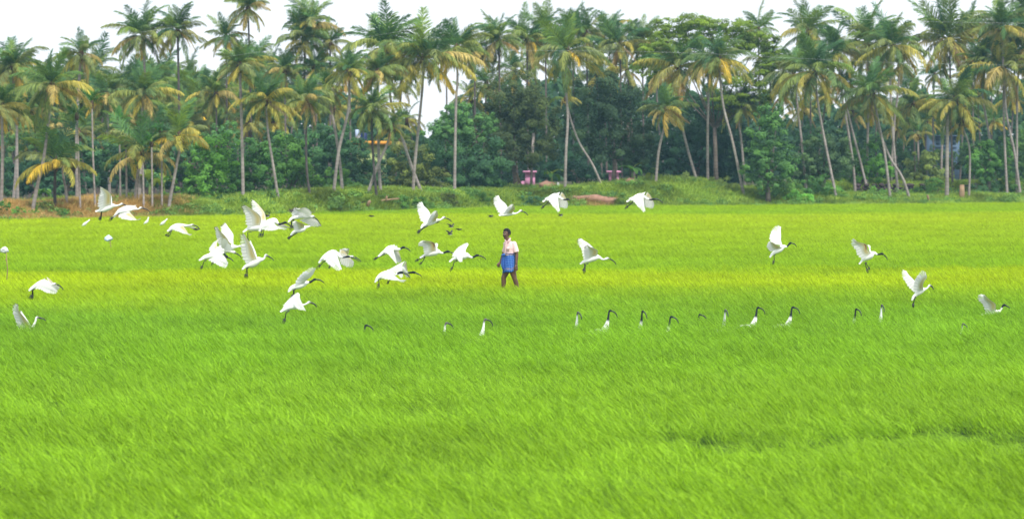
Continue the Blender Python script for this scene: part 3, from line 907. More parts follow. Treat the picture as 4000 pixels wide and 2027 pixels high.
back = [(3050, 380, 200, 85), (3140, 430, 205, 80), (3230, 380, 200, 85), (3330, 440, 205, 80), (3440, 300, 202, 90), (3620, 480, 210, 85), (3650, 300, 205, 80), (3790, 250, 204, 90), (3820, 380, 204, 85), (3860, 180, 208, 80), (3960, 390, 200, 85), (3880, 480, 208, 75), (3500, 500, 212, 80), (3560, 330, 214, 60)]
for k_, (x, y, D_, r) in enumerate(sorted(back)):
    palm((x, y), None, (), r, D=D_, back=True, upm=1.0, seed=int(x * 3 + y), dens=.7, yellow=.6, nuts=False,
         label='back palm crown behind the right group, %s from the left of that row' % ORD[k_], group='back row palms at the right')

# ------------------------------------------------------------------ broad-leaved trees and shrubs
def crown_mesh(name, blobs, D, leaf=0.2, dens=1.0, seed=0, flat=False, ref=None, clumps=24):
    """blobs in photograph pixels (cx, cy, rx, ry[, depth offset]) -> leaf-sized faces in clumps"""
    g = np.random.default_rng(seed)
    mpp = D / F
    Vs, RN = [], []
    for bl in blobs:
        cx, cy, rx, ry = bl[:4]
        dy = bl[4] if len(bl) > 4 else 0.0
        c = np.array(P(cx, cy, D + dy)) - ref
        rx, rz = rx * mpp, ry * mpp
        ryy = rx * 0.8 if not flat else rx * 0.9
        nc = int(clumps * max(1, (rx * rz) / 3.0) ** 0.7)
        u = g.normal(0, 1, (nc, 3)); u /= np.linalg.norm(u, axis=1)[:, None]
        rr = g.uniform(0.72, 1.0, nc)[:, None]
        cc = u * rr * np.array([rx, ryy, rz])
        cr = g.uniform(0.20, 0.38, nc) * (rx * rz) ** 0.5 * (0.8 if not flat else 1.35)
        area = 4 * math.pi * (rx * rz)
        n = int(area * 3.0 * dens / (leaf * leaf))
        n = min(n, 20000)
        k = g.integers(0, nc, n)
        o = g.normal(0, 1, (n, 3)); o /= np.linalg.norm(o, axis=1)[:, None]
        r_ = g.random(n) ** 0.4
        sz = np.array([1, 1, 0.40 if flat else 0.75])
        p = c + cc[k] + o * (r_ * cr[k])[:, None] * sz
        # inner leaves
        ni = int(n * 0.25)
        ui = g.normal(0, 1, (ni, 3)); ui /= np.linalg.norm(ui, axis=1)[:, None]
        p = np.concatenate([p, c + ui * (g.random(ni) ** 0.5 * 0.75)[:, None] * np.array([rx, ryy, rz])])
        oo = np.concatenate([o * 0.7 + u[k] * 0.5, ui])
        m = len(p)
        nrm = oo * 1.3 + g.normal(0, .42, (m, 3)) + np.array([0, -0.15, 0.75])
        nrm /= np.linalg.norm(nrm, axis=1)[:, None]
        t = np.cross(nrm, g.normal(0, 1, (m, 3))); t /= np.linalg.norm(t, axis=1)[:, None] + 1e-9
        b = np.cross(nrm, t)
        s = (leaf * g.uniform(.6, 1.25, m) * 0.5)[:, None]
        quad = np.stack([p - t * s, p + b * s * .55, p + t * s, p - b * s * .55], 1)
        Vs.append(quad.reshape(-1, 3))
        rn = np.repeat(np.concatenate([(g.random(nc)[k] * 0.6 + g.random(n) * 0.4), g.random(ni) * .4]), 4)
        RN.append(rn)
    V = np.concatenate(Vs)
    q = np.arange(len(V)).reshape(-1, 4)
    return mesh_np(name, V, [q], [M_crown], False, {'rnd': np.concatenate(RN)})

def tree(name, label, blobs, D, color, base=None, leaf=0.2, dens=1.0, seed=0, trunk=0.16, flat=False, limbs=True, group=None, cat='tree'):
    bx = base[0] if base else sum(b[0] for b in blobs) / len(blobs)
    x = px2x(bx, D)
    gz = float(ground_h(x, D))
    root = empty(name, (x, D, gz))
    ref = np.array([x, D, gz])
    cm = crown_mesh('foliage', blobs, D, leaf, dens, seed, flat, ref)
    c = link('crown' if cat == 'tree' else 'foliage', cm, root)
    c.color = (color[0], color[1], color[2], 1)
    if trunk:
        g = random.Random(seed)
        cx = sum(b[0] for b in blobs) / len(blobs); cy = sum(b[1] for b in blobs) / len(blobs)
        ctr = P(cx, cy, D) - Vector(ref)
        fork = Vector((0, 0, 0)).lerp(ctr, 0.45) + Vector((g.uniform(-.2, .2), 0, 0))
        t = MB()
        t.tube([(0, 0, -.3), tuple(fork * .3 + Vector((g.uniform(-.1, .1), 0, 0))), tuple(fork * .7), tuple(fork)], [trunk * 1.5, trunk * 1.1, trunk, trunk * .85], 9)
        t.build('trunk', M_bark, root, True)
        if limbs:
            for b in blobs:
                e = P(b[0], b[1] + b[3] * .3, D + (b[4] if len(b) > 4 else 0)) - Vector(ref)
                mid = fork.lerp(e, .5) + Vector((g.uniform(-.2, .2), g.uniform(-.2, .2), g.uniform(0, .3)))
                lb = MB(); lb.tube([tuple(fork - Vector((0, 0, .1))), tuple(mid), tuple(e)], [trunk * (.3 if flat else .6), trunk * (.3 if flat else .4), trunk * .15], 7)
                lb.build('limb', M_bark, root, True)
    tag(root, label, cat, group)
    return root

DK = (0.032, 0.095, 0.062); DK2 = (0.065, 0.165, 0.085); MD = (0.10, 0.24, 0.065); BR = (0.13, 0.32, 0.07); OLV = (0.13, 0.18, 0.06); RT = (0.155, 0.25, 0.04)
TREES = [
 ('bushy_tree','bright green round tree left of the two, at the end of the dry grass',[(800,640,85,95),(860,600,80,80),(830,730,100,85),(760,740,70,80),(800,790,90,45),(720,790,60,40)],147,BR),
 ('bushy_tree','round mid green tree right of the bright one behind the white birds',[(960,620,95,90),(1010,700,90,90),(920,710,70,80),(1040,610,60,60),(930,785,90,45),(1010,775,50,40)],149,(0.094,0.239,0.080)),
 ('bushy_tree','dark green tree behind the first curved trunk left of centre',[(1130,600,85,90),(1180,690,90,80),(1100,700,60,70)],158,MD),
 ('bushy_tree','dark tree between the crossing trunks left of centre',[(1290,560,100,95),(1380,620,90,90),(1260,670,80,70),(1400,700,80,60)],166,DK2),
 ('light_shrub_tree','low light green tree at the feet of the crossing trunks',[(1320,690,55,55),(1290,730,45,35),(1350,730,45,40)],163,(0.145,0.319,0.087)),
 ('bushy_tree','olive dark rounded tree right of the crossing palms',[(1610,640,95,90),(1580,710,70,60),(1680,700,80,65)],167,OLV),
 ('bushy_tree','tall tree with a bright open top below the centre palms',[(1780,440,75,45),(1740,520,95,70),(1830,540,90,80),(1900,480,50,50)],172,(0.116,0.268,0.102)),
 ('bushy_tree','dark broad tree mass left of the walking man',[(1790,640,130,100),(1900,640,110,110),(1700,620,80,80),(1840,710,130,60)],170,DK2),
 ('mango_tree','huge dark tree with rusty flower specks left of the central palm',[(2000,385,130,105),(2080,470,135,115),(1940,500,100,100),(2030,590,150,80)],176,(0.087,0.133,0.061)),
 ('mango_tree','huge dark blue-green tree with orange specks right of the central palm',[(2370,355,135,100),(2450,455,120,120),(2300,480,120,110),(2380,580,150,80),(2500,590,80,80)],174,(0.058,0.113,0.070)),
 ('bushy_tree','deep shadowed tree between the two pink walls',[(2220,640,120,75),(2300,690,90,50)],186,DK),
 ('bushy_tree','deep dark tree behind the yellow-fronded palm trunk',[(2760,470,110,110),(2860,560,110,110),(2700,600,120,110),(2820,660,120,70),(2600,660,100,70),(2600,560,80,90)],188,DK),
 ('bushy_tree','mid green tree with sunlit right side at the rim of the dark grove',[(3010,450,65,55),(3000,530,85,75),(3040,620,85,80),(2960,640,70,80),(3000,715,80,50)],170,(0.102,0.239,0.084)),
 ('bushy_tree','grey green tree behind the trunks of the right group',[(3220,560,95,75),(3160,640,70,60),(3280,640,80,60)],182,(0.109,0.203,0.109)),
 ('bushy_tree','bright green bush tree behind the leaning pair of the right group',[(3360,610,85,60),(3420,660,80,50),(3320,680,70,40)],186,BR),
 ('bushy_tree','rounded green tree at the right behind the nut-bearing palm',[(3830,620,85,65),(3900,590,70,60),(3860,680,100,40)],186,(0.094,0.232,0.065)),
 ('bushy_tree','pale green feathery bushes low in the middle of the right group',[(3610,650,75,60),(3680,690,60,40),(3560,690,60,40)],196,(0.203,0.290,0.102)),
 ('bushy_tree','tree filling the right edge behind the joined trunks',[(3990,620,60,80),(4060,560,90,110)],192,(0.116,0.246,0.087)),
 ('bushy_tree','dark tree wall behind the slim areca palms',[(400,640,110,100),(520,680,110,80),(600,620,90,80),(700,690,80,60)],166,(0.065,0.160,0.080)),
 ('bushy_tree','shadowed tree behind the short dark-stemmed palm',[(180,660,110,90),(280,700,90,70),(90,700,80,70)],166,DK),
 ('bushy_tree','light green tree high behind the two leftmost trunks',[(100,540,95,60),(170,560,60,50)],175,(0.109,0.232,0.087)),
 ('bushy_tree','dark tree at the far left behind the trunks',[(-20,640,90,110),(30,720,70,50)],170,DK2),
 ('bushy_tree','dark green tree in the middle of the left grove behind the brown-skirted palm',[(480,590,80,60),(560,560,70,60),(640,600,80,70),(610,700,90,60)],163,(0.072,0.181,0.102)),
 ('bushy_tree','shaded tree behind the left palm with the leaning trunk',[(230,560,90,50),(330,600,80,60),(300,700,90,60),(200,730,80,40)],163,(0.065,0.174,0.102)),
 ('bushy_tree','mid green tree filling the gap over the two bright round trees',[(760,560,80,55),(880,520,70,50),(700,620,60,60)],165,(0.109,0.261,0.102)),
 ('bushy_tree','dark green tree between the dark curved palm and the crossing trunks',[(1060,540,60,50),(1180,560,70,60),(1240,620,60,60),(1230,720,60,50)],168,DK2),
 ('bushy_tree','dark tree below the orange house ledge',[(1440,640,85,50),(1500,700,80,60),(1400,730,70,40),(1540,620,50,50)],170,DK2),
 ('bushy_tree','dark tree under the pale blue far house',[(3700,630,80,45),(3640,600,40,30),(3780,590,35,40)],200,(0.116,0.232,0.102)),
 ('bushy_tree','dark tree behind the two parallel trunks at the left of the right group',[(3130,620,60,60),(3200,660,60,50),(3110,700,50,40),(3160,540,50,50)],184,DK2),
 ('bushy_tree','dark green tree closing the right group behind the terrace',[(3480,600,60,60),(3540,640,60,50),(3430,560,50,40)],202,(0.087,0.203,0.087)),
 ('low_bush','low dark bush row under the big dark trees at the left of the pink wall',[(1950,705,70,30),(1880,720,60,25)],180,DK),
]
for i, (nm, lab, bl, D_, colr) in enumerate(TREES):
    tree(nm, lab, bl, D_, colr, seed=700 + i, leaf=0.17, trunk=0.15 if 'low_bush' != nm else 0.05)
tree('rain_tree', 'very large flat-topped rain tree spreading above the palms right of centre',
     [(2600,118,85,42),(2680,92,100,36),(2780,105,100,38),(2880,112,95,38),(2960,160,80,44),(3010,215,50,36),(2550,190,75,40),(2640,170,95,36),(2760,155,95,34),(2870,170,90,34),(2990,265,45,34),(2560,260,80,55),(2910,310,95,48),(2850,390,90,46),(2960,380,60,40)],
     184, RT, base=(2800, 700), seed=801, leaf=0.18, flat=True, trunk=0.15, dens=1.35)
# rusty flower clusters of the two mango trees
M_flower = simple('mango_flower', (0.42, 0.20, 0.05), 0.9, 0.3, 20)

# far woods closing the view, too far to tell the trees apart
def far_woods():
    V, RN = [], []
    g = np.random.default_rng(77)
    n = 110000
    pxl = g.uniform(-900, 4900, n)
    D = g.uniform(225, 262, n)
    top = np.interp(pxl, [-900, 0, 300, 700, 1000, 1400, 1540, 1600, 1720, 1780, 1950, 2200, 2600, 3000, 3060, 3200, 3700, 4000, 4900],
                    [350, 360, 350, 350, 350, 400, 480, 505, 505, 430, 330, 290, 330, 400, 465, 400, 380, 350, 350]) + 26 * np.sin(pxl * .031) + 18 * np.sin(pxl * .083 + 1)
    py = top + (760 - top) * g.random(n)
    r = (pxl - CX) / F; 
    z = CAMZ + (HOR - py) / F * D
    p = np.stack([r * D, D, z], 1)
    nrm = g.normal(0, 1, (n, 3)) + np.array([0, -0.8, 0.6]); nrm /= np.linalg.norm(nrm, axis=1)[:, None]
    t = np.cross(nrm, g.normal(0, 1, (n, 3))); t /= np.linalg.norm(t, axis=1)[:, None]
    b = np.cross(nrm, t); s = g.uniform(.4, .8, n)[:, None] * .5
    q = np.stack([p - t * s, p + b * s * .7, p + t * s, p - b * s * .7], 1).reshape(-1, 3)
    me = mesh_np('far_woods', q, [np.arange(len(q)).reshape(-1, 4)], [M_crown], False, {'rnd': np.repeat(g.random(n), 4)})
    o = link('far_woods', me); o.color = (0.040, 0.10, 0.060, 1)
    tag(o, 'dark far woods closing the view behind the grove', kind='stuff')
far_woods()

# ------------------------------------------------------------------ things at the edge of the grove
def box_part(name, mat, parent, x0, x1, y0, y1, z0, z1):
    b = MB(); b.box(x0, x1, y0, y1, z0, z1)
    return b.build(name, mat, parent)

M_pink = simple('pink_plaster', (0.66, 0.30, 0.48), 0.85, 0.18, 3)
M_pinkd = simple('dark_opening', (0.05, 0.02, 0.05), 0.8, 0.2, 3)
M_orange = simple('orange_paint', (0.80, 0.36, 0.05), 0.7, 0.12, 3)
M_lime = simple('pale_green_plaster', (0.42, 0.50, 0.20), 0.85, 0.2, 2)
M_pblue = simple('pale_blue_plaster', (0.42, 0.52, 0.72), 0.85, 0.12, 2)
M_tank = simple('dark_blue_tank', (0.012, 0.030, 0.11), 0.5, 0.15, 3)
M_white = simple('white_sheet', (0.75, 0.78, 0.82), 0.6, 0.08, 4)
M_pbag = simple('pale_blue_plastic', (0.60, 0.72, 0.86), 0.45, 0.1, 9)
M_stone = simple('dark_laterite', (0.06, 0.042, 0.045), 0.95, 0.45, 2.5, bump=0.5)
M_wood = simple('weathered_wood', (0.30, 0.20, 0.12), 0.9, 0.3, 3)
M_rock = simple('red_boulder', (0.30, 0.17, 0.12), 0.95, 0.3, 2, bump=0.4)
M_wire = simple('wire_metal', (0.55, 0.55, 0.56), 0.6, 0.05, 1)
M_gblue = simple('grey_blue_plaster', (0.11, 0.17, 0.25), 0.85, 0.2, 2)
M_glassd = simple('dark_window', (0.05, 0.09, 0.13), 0.2, 0.2, 1, 0.5)

def pump_house(px0, lab):
    D = 184
    o = P(px0, 720, D); gz = float(ground_h(o.x, o.y)); o.z = gz
    r = empty('pink_shed', o)
    k = D / F
    zt = P(px0, 668, D).z - gz
    zb = 0.0
    box_part('wall', M_pink, r, -18*k, 20*k, 0, 1.1, zb, zt - .14)
    w = box_part('window', M_pinkd, r, 6*k, 11*k, -.012, .03, zt - .92, zt - .34)
    box_part('window_frame', M_pink, w, 4.5*k, 6*k, -.03, .02, zt - .95, zt - .32)
    box_part('roof_slab', M_pink, r, -27*k, 27*k, -.22, 1.25, zt - .13, zt)
    box_part('low_wall', M_pink, r, -34*k, -18.2*k, .15, .4, zb, zt - 0.72)
    box_part('post', M_pink, r, -56*k, -46*k, -.1, .08, zb, zt - 0.95)
    tag(r, lab, 'shed', 'pink sheds under the dark trees')
pump_house(2070, 'small pink shed with flat roof under the dark tree left of the tall central palm')
pump_house(2398, 'small pink shed with flat roof behind the leaning trunk right of the tall central palm')

def house():
    D = 183
    c = P(1420, 700, D); c.z = float(ground_h(c.x, c.y))
    r = empty('house', c)
    X = lambda px: P(px, 600, D).x - c.x
    Z = lambda py: P(1420, py, D).z - c.z
    box_part('wall', M_lime, r, X(1392), X(1500), 0.3, 4, 0, Z(565))
    box_part('roof_ledge', M_orange, r, X(1372), X(1520), -.1, 4.2, Z(565), Z(551.5))
    box_part('stair_room', M_pblue, r, X(1386), X(1402), 0.6, 2.6, Z(551.5), Z(506))
    t = MB(); t.tube([((X(1404)+X(1431))/2, 1.2, Z(551.4)), ((X(1404)+X(1431))/2, 1.2, Z(548)), ((X(1404)+X(1431))/2, 1.2, Z(522)), ((X(1404)+X(1431))/2, 1.2, Z(519))], [.24, .25, .25, .17], 16)
    t.build('water_tank', M_tank, r, True)
    p = MB(); p.tube([(X(1403), .9, Z(551.5)), (X(1403), .9, Z(512))], .018, 6); p.build('pipe', M_white, r)
    w = box_part('window', M_glassd, r, X(1408), X(1428), .27, .31, Z(598), Z(575))
    box_part('sill', M_orange, w, X(1405), X(1431), .2, .31, Z(601.5), Z(599))
    tag(r, 'house with an orange roof ledge, pale blue stair room and dark blue water tank', 'house')
house()
def house2():
    D = 214
    c = P(3700, 700, D); c.z = float(ground_h(c.x, c.y))
    r = empty('house', c)
    X = lambda px: P(px, 600, D).x - c.x
    Z = lambda py: P(3700, py, D).z - c.z
    box_part('wall', M_gblue, r, X(3646), X(3748), 0, 4, 0, Z(533))
    box_part('roof_slab', M_gblue, r, X(3642), X(3752), -.3, 4.3, Z(533), Z(529))
    for a, b in ((3656, 3670), (3684, 3700), (3718, 3734)):
        w = box_part('window', M_glassd, r, X(a), X(b), -.02, .04, Z(566), Z(544))
        box_part('sill', M_gblue, w, X(a - 3), X(b + 3), -.1, .02, Z(576), Z(573))
    tag(r, 'pale blue house with dark windows far behind the thick pale palm trunk', 'house')
house2()

def lump(name, px, py, D, r, mat, lab, cat, seed=1, squash=(1, 1, 1), bump=.35, group=None):
    c = P(px, py, D); gz = float(ground_h(c.x, c.y)); c.z = gz
    b = MB(); b.ellipsoid((0, 0, r * squash[2] * .55), (r*squash[0], r*squash[1], r*squash[2]), 16, 10, None, None, bump, seed)
    o = b.build(name, mat, None, True); o.location = c
    tag(o, lab, cat, group)
    return o
lump('boulder', 2140, 752, 170, .5, M_rock, 'reddish brown earth heap behind the low-flying ibis without a long bill', 'boulder', 3, (1.2, .9, .75))
lump('boulder', 2466, 752, 172.5, .48, M_rock, 'reddish brown earth heap behind the tail of the right of two level-flying ibises', 'boulder', 5, (1.15, .9, .75))
lump('earth_heap', 1150, 822, 143.6, .5, M_stone, 'dark cut earth face at the rim of the field under the first ibis pair', 'earth heap', 7, (2.2, .5, .45))
lump('earth_heap', 2300, 790, 166.3, .8, M_rock, 'bare orange-brown earth patch on the bank between the two level-flying ibises', 'earth heap', 9, (2.1, .5, .42))
# dark dry stone wall of the right group, stone by stone
def stone_wall():
    D = 184.5
    a = P(3325, 745, D)
    gz = float(ground_h(P(3440, 745, D).x, D))
    r = empty('stone_wall', (P(3440, 745, D).x, D - .9, gz - .1))
    g = random.Random(4)
    x0 = P(3325, 700, D).x - r.location.x; x1 = P(3600, 700, D).x - r.location.x
    ms = []
    for s in range(5):
        b = MB(); b.ellipsoid((0, 0, 0), (.5, .42, .5), 8, 6, None, None, .5, s)
        ms.append(b.mesh('stone', [M_stone], False))
    zt = P(3440, 720, D).z - r.location.z
    z = 0.05
    zt = max(zt, z + .62)
    while z < zt:
        h = g.uniform(.2, .28); x = x0 + g.uniform(0, .2)
        while x < x1:
            w = g.uniform(.3, .7)
            if g.random() < .18: x += w; continue
            o = link('stone', g.choice(ms), r, (x + w/2, g.uniform(-.06, .06), z + h/2))
            o.scale = (w * 1.1, .5, h * g.uniform(.9, 1.5)); o.rotation_euler = (g.uniform(-.2, .2), g.uniform(-.25, .25), g.uniform(0, 3))
            x += w
        z += h * .94
    tag(r, 'low dark stone wall behind the crossing trunks of the right group', 'wall')
stone_wall()
# logs and stump
def log(p0, p1, D, rad, lab, name='log', cat='log', bend=0.1, mat=None):
    a, b = P(*p0, D), P(*p1, D)
    for q in (a, b): pass
    c = (a + b) / 2
    o0 = Vector((c.x, c.y, min(a.z, b.z)))
    m = MB(); m.tube([a - o0, (a + b) / 2 - o0 + Vector((0, 0, bend)), b - o0], [rad, rad * .9, rad * .7], 9)
    o = m.build(name, mat or M_wood, None, True); o.location = o0
    tag(o, lab, cat)
log((1440, 801), (1560, 776), 151.5, .06, 'long fallen log on the grass right of the dark-stemmed palm foot')
log((1436, 806), (1448, 786), 149.5, .11, 'short upright brown stump at the left end of the fallen log', 'stump', 'stump')
log((1507, 788), (1512, 766), 151.5, .07, 'small pale curved branch stub standing on the fallen log', 'branch', 'branch', .05)
log((3756, 800), (3758, 722), 178, .22, 'brown dead palm stump beside the thin wavy trunk', 'stump', 'stump')
log((3628, 790), (3622, 762), 176, .09, 'small brown stump left of the thickest pale trunk', 'stump', 'stump')
log((1970, 560), (2044, 745), 177, .09, 'leaning dark trunk before the left pink shed', 'dead_trunk', 'trunk', 0.0)
log((2084, 520), (2072, 752), 175, .10, 'pale straight tree trunk standing right before the left pink shed', 'bare_trunk', 'trunk', 0.0, M_trunk)
log((2392, 520), (2402, 752), 175, .10, 'pale straight tree trunk standing right before the right pink shed', 'bare_trunk', 'trunk', 0.0, M_trunk)
log((2452, 480), (2468, 735), 174, .12, 'dark trunk of the big speckled tree right of the right pink shed', 'bare_trunk', 'trunk', 0.0, M_bark)
log((2466, 490), (2490, 740), 174, .08, 'thinner twin trunk right of the dark trunk by the right pink shed', 'bare_trunk', 'trunk', 0.05, M_bark)
# white A-shaped board
def a_board():
    D = 171
    c = P(2180, 738, D); c.z = float(ground_h(c.x, c.y))
    r = empty('white_board', c)
    for s in (-1, 1):
        b = MB(); b.tube([(s * .13, 0, 0), (s * .02, 0, .52)], .02, 6); b.build('leg', M_white, r)
    box_part('panel', M_white, r, -.09, .09, -.02, .0, .12, .26)
    tag(r, 'little white A-shaped board on the bank before the dark tree', 'board')
a_board()

# banana plants
M_ban = leaf_mat('banana_leaf', trans=0.35, nscale=1.5, nvar=0.2, rvar=0.2)
def banana_leaf(seed):
    g = np.random.default_rng(seed); n = 10
    V, Q = [], []
    p = np.zeros(3); a = 1.1 - .25 * seed % 1
    for i in range(n + 1):
        t = i / n; w = 0.16 * math.sin(math.pi * (0.06 + .9 * t)) ** .6
        V += [p + [0, -w, w * .25], p.copy(), p + [0, w, w * .25]]
        p = p + np.array([math.cos(a), 0, math.sin(a)]) / n; a -= 0.17 + .05 * seed
        if i < n:
            b = i * 3; Q += [(b, b+1, b+4, b+3), (b+1, b+2, b+5, b+4)]
    return mesh_np('banana_leaf', np.array(V), [np.array(Q)], [M_ban], True, {'rnd': g.random(len(V)) * .5})
BL = [banana_leaf(s) for s in range(3)]
def banana(px, py, D, h, lab, seed):
    g = random.Random(seed)
    c = P(px, py, D); c.z = min(c.z, float(ground_h(c.x, c.y)) + .02)
    r = empty('banana_plant', c)
    b = MB(); b.tube([(0,0,-.2),(0,0,h*.4),(.02,0,h*.62)], [.10,.08,.05], 8); b.build('stem', simple('banana_stem_%d' % seed, (.16,.22,.06), .6), r, True)
    for i in range(7):
        o = link('leaf', g.choice(BL), r, (0, 0, h * .6))
        s = h * g.uniform(.55, .75); o.scale = (s, s * 1.1, s)
        o.rotation_euler = (0, g.uniform(-.5, .1), i * 2.4 + g.uniform(-.2, .2))
        o.color = (.09, .22, .05, 1) if g.random() < .7 else (.26, .36, .08, 1)
    tag(r, lab, 'banana plant', 'banana plants at the foot of the grove')
banana(2155, 742, 173, 1.5, 'banana plant right of the left pink shed', 1)
banana(2470, 738, 173, 1.9, 'banana plant with an upright leaf right of the right pink shed', 2)
banana(2545, 735, 174, 1.6, 'banana plant behind the foot of the curved palm', 3)
banana(585, 800, 152, 2.2, 'big banana plant behind the stems right of the short wide palm', 4)
banana(640, 790, 153, 1.8, 'banana plant behind the foot of the curved palm at the left', 5)
banana(160, 815, 143, 1.3, 'small banana plant in the dry grass at the left', 6)

# shrubs that stand out along the bank
def shrub(px, py, r, D, col, lab, seed, ry=None):
    tree('shrub', lab, [(px, py, r, ry or r * .7)], D, col, seed=seed, leaf=.12, trunk=0.03, limbs=False, group='shrubs on the bank', cat='shrub', dens=.9)
SH = [(15, 800, 32, 131.5, MD, 'dark green shrub at the very left edge before the dry grass'),
      (70, 825, 30, 131, BR, 'low green shrub left of the leaning left palm foot'),
      (135, 830, 24, 131.5, BR, 'bright tuft of shrub at the foot of the leaning left palm'),
      (180, 805, 34, 134, OLV, 'spindly olive shrub between the first palm feet'),
      (245, 828, 26, 132.5, MD, 'small green shrub before the dark palm stem'),
      (345, 800, 34, 138, OLV, 'tufted shrub below the wing of the first flying ibis'),
      (640, 790, 60, 141, BR, 'light green bush right of the slim areca stems'),
      (720, 810, 55, 141, MD, 'green bush at the foot of the curved left palm'),
      (790, 800, 50, 143, MD, 'bush under the bright round tree'),
      (870, 800, 55, 144, DK2, 'dark bush left of the dark cut earth'),
      (1010, 800, 40, 145, DK2, 'dark bush just above the pair of raised wings'),
      (1290, 805, 60, 149, BR, 'grassy mound bush below the crossing trunks'),
      (1560, 800, 55, 152, MD, 'dark green clump at the rim right of the fallen log'),
      (1650, 795, 45, 154, MD, 'dark green clump behind the raised wing at the middle'),
      (1740, 785, 55, 158, OLV, 'brownish green clump on the bank, centre left'),
      (1850, 780, 60, 161, MD, 'green clump above the far birds'),
      (2080, 785, 48, 164.5, DK2, 'blue green bush left of the bill-less ibis'),
      (2400, 785, 46, 167.5, DK2, 'blue green bush left of the right level-flying ibis'),
      (2660, 735, 90, 172, (0.160,0.240,0.080), 'high olive grass bush at the feet of the two tall right-centre palms'),
      (2810, 745, 85, 171.5, (0.160,0.240,0.080), 'brownish grass bush right of the straight palm foot'),
      (3060, 740, 75, 172, (0.120,0.256,0.080), 'round bush at the foot of the sunlit tree'),
      (3190, 725, 65, 174, (0.096,0.240,0.080), 'leafy bush between the first two trunks of the right group'),
      (3250, 755, 50, 175, BR, 'bright bush at the foot of the widest right palm'),
      (3120, 785, 60, 170.5, (0.144,0.384,0.080), 'low bright green bush at the field rim, right'),
      (3420, 770, 60, 180, BR, 'green bush under the stone wall'),
      (3620, 755, 60, 182, BR, 'green bush left of the thickest pale trunk'),
      (3650, 720, 40, 186, MD, 'dark bush on the terrace left of the thickest trunk'),
      (3720, 760, 45, 184, DK2, 'shadowy bush behind the brown stump'),
      (3850, 755, 75, 184, DK2, 'dark bush at the right between the thin wavy trunk and the next'),
      (3960, 730, 60, 186, MD, 'bush at the right edge behind the joined trunks')]
for i, (px_, py_, r_, D_, c_, lab_) in enumerate(SH):
    shrub(px_, py_, r_, D_, c_, lab_, 900 + i)

# power lines
def wire(pts, D0, D1, lab):
    n = len(pts)
    a = crom(pts, 40)
    P3 = []
    for i, q in enumerate(a):
        t = i / 39
        P3.append(P(q[0], q[1], D0 + (D1 - D0) * t))
    b = MB(); b.tube(P3, .003, 5, up=(0, 0, 1))
    o = b.build('power_line', M_wire)
    tag(o, lab, 'power line', 'power lines across the sky')
wire([(-900, 190), (0, 70), (300, 24), (600, -30), (900, -90)], 118, 112, 'thin power line at the upper left corner')
wire([(-900, 300), (135, 182), (480, 137), (740, 97), (1000, 62), (1400, -8), (1700, -70)], 118, 112, 'power line rising from the left grove to the top edge')
wire([(700, 250), (1040, 200), (1400, 150), (1700, 100), (1950, 60), (2100, 30), (2400, -40)], 125, 118, 'power line crossing the crowns in the left half')
wire([(1900, 8), (2045, 18), (2400, 36), (2900, 60), (3500, 82), (3950, 92), (4600, 100)], 125, 125, 'long power line above the rain tree and the right palms')
wire([(2000, 198), (2600, 205), (3100, 228), (3500, 246), (4000, 256), (4600, 262)], 128, 128, 'lower power line crossing the right palms')

# ------------------------------------------------------------------ ibises
WHITE = np.array((0.88, 0.88, 0.86)); GREYH = np.array((0.13, 0.125, 0.12)); BLACK = np.array((0.022, 0.030, 0.036))
CREAM = np.array((0.62, 0.48, 0.12)); RED = np.array((0.25, 0.02, 0.015))
M_eye = simple('bird_eye', (0.01, 0.005, 0.005), 0.15, 0.0, 1, 0.6)
GI = 'flying white ibises'

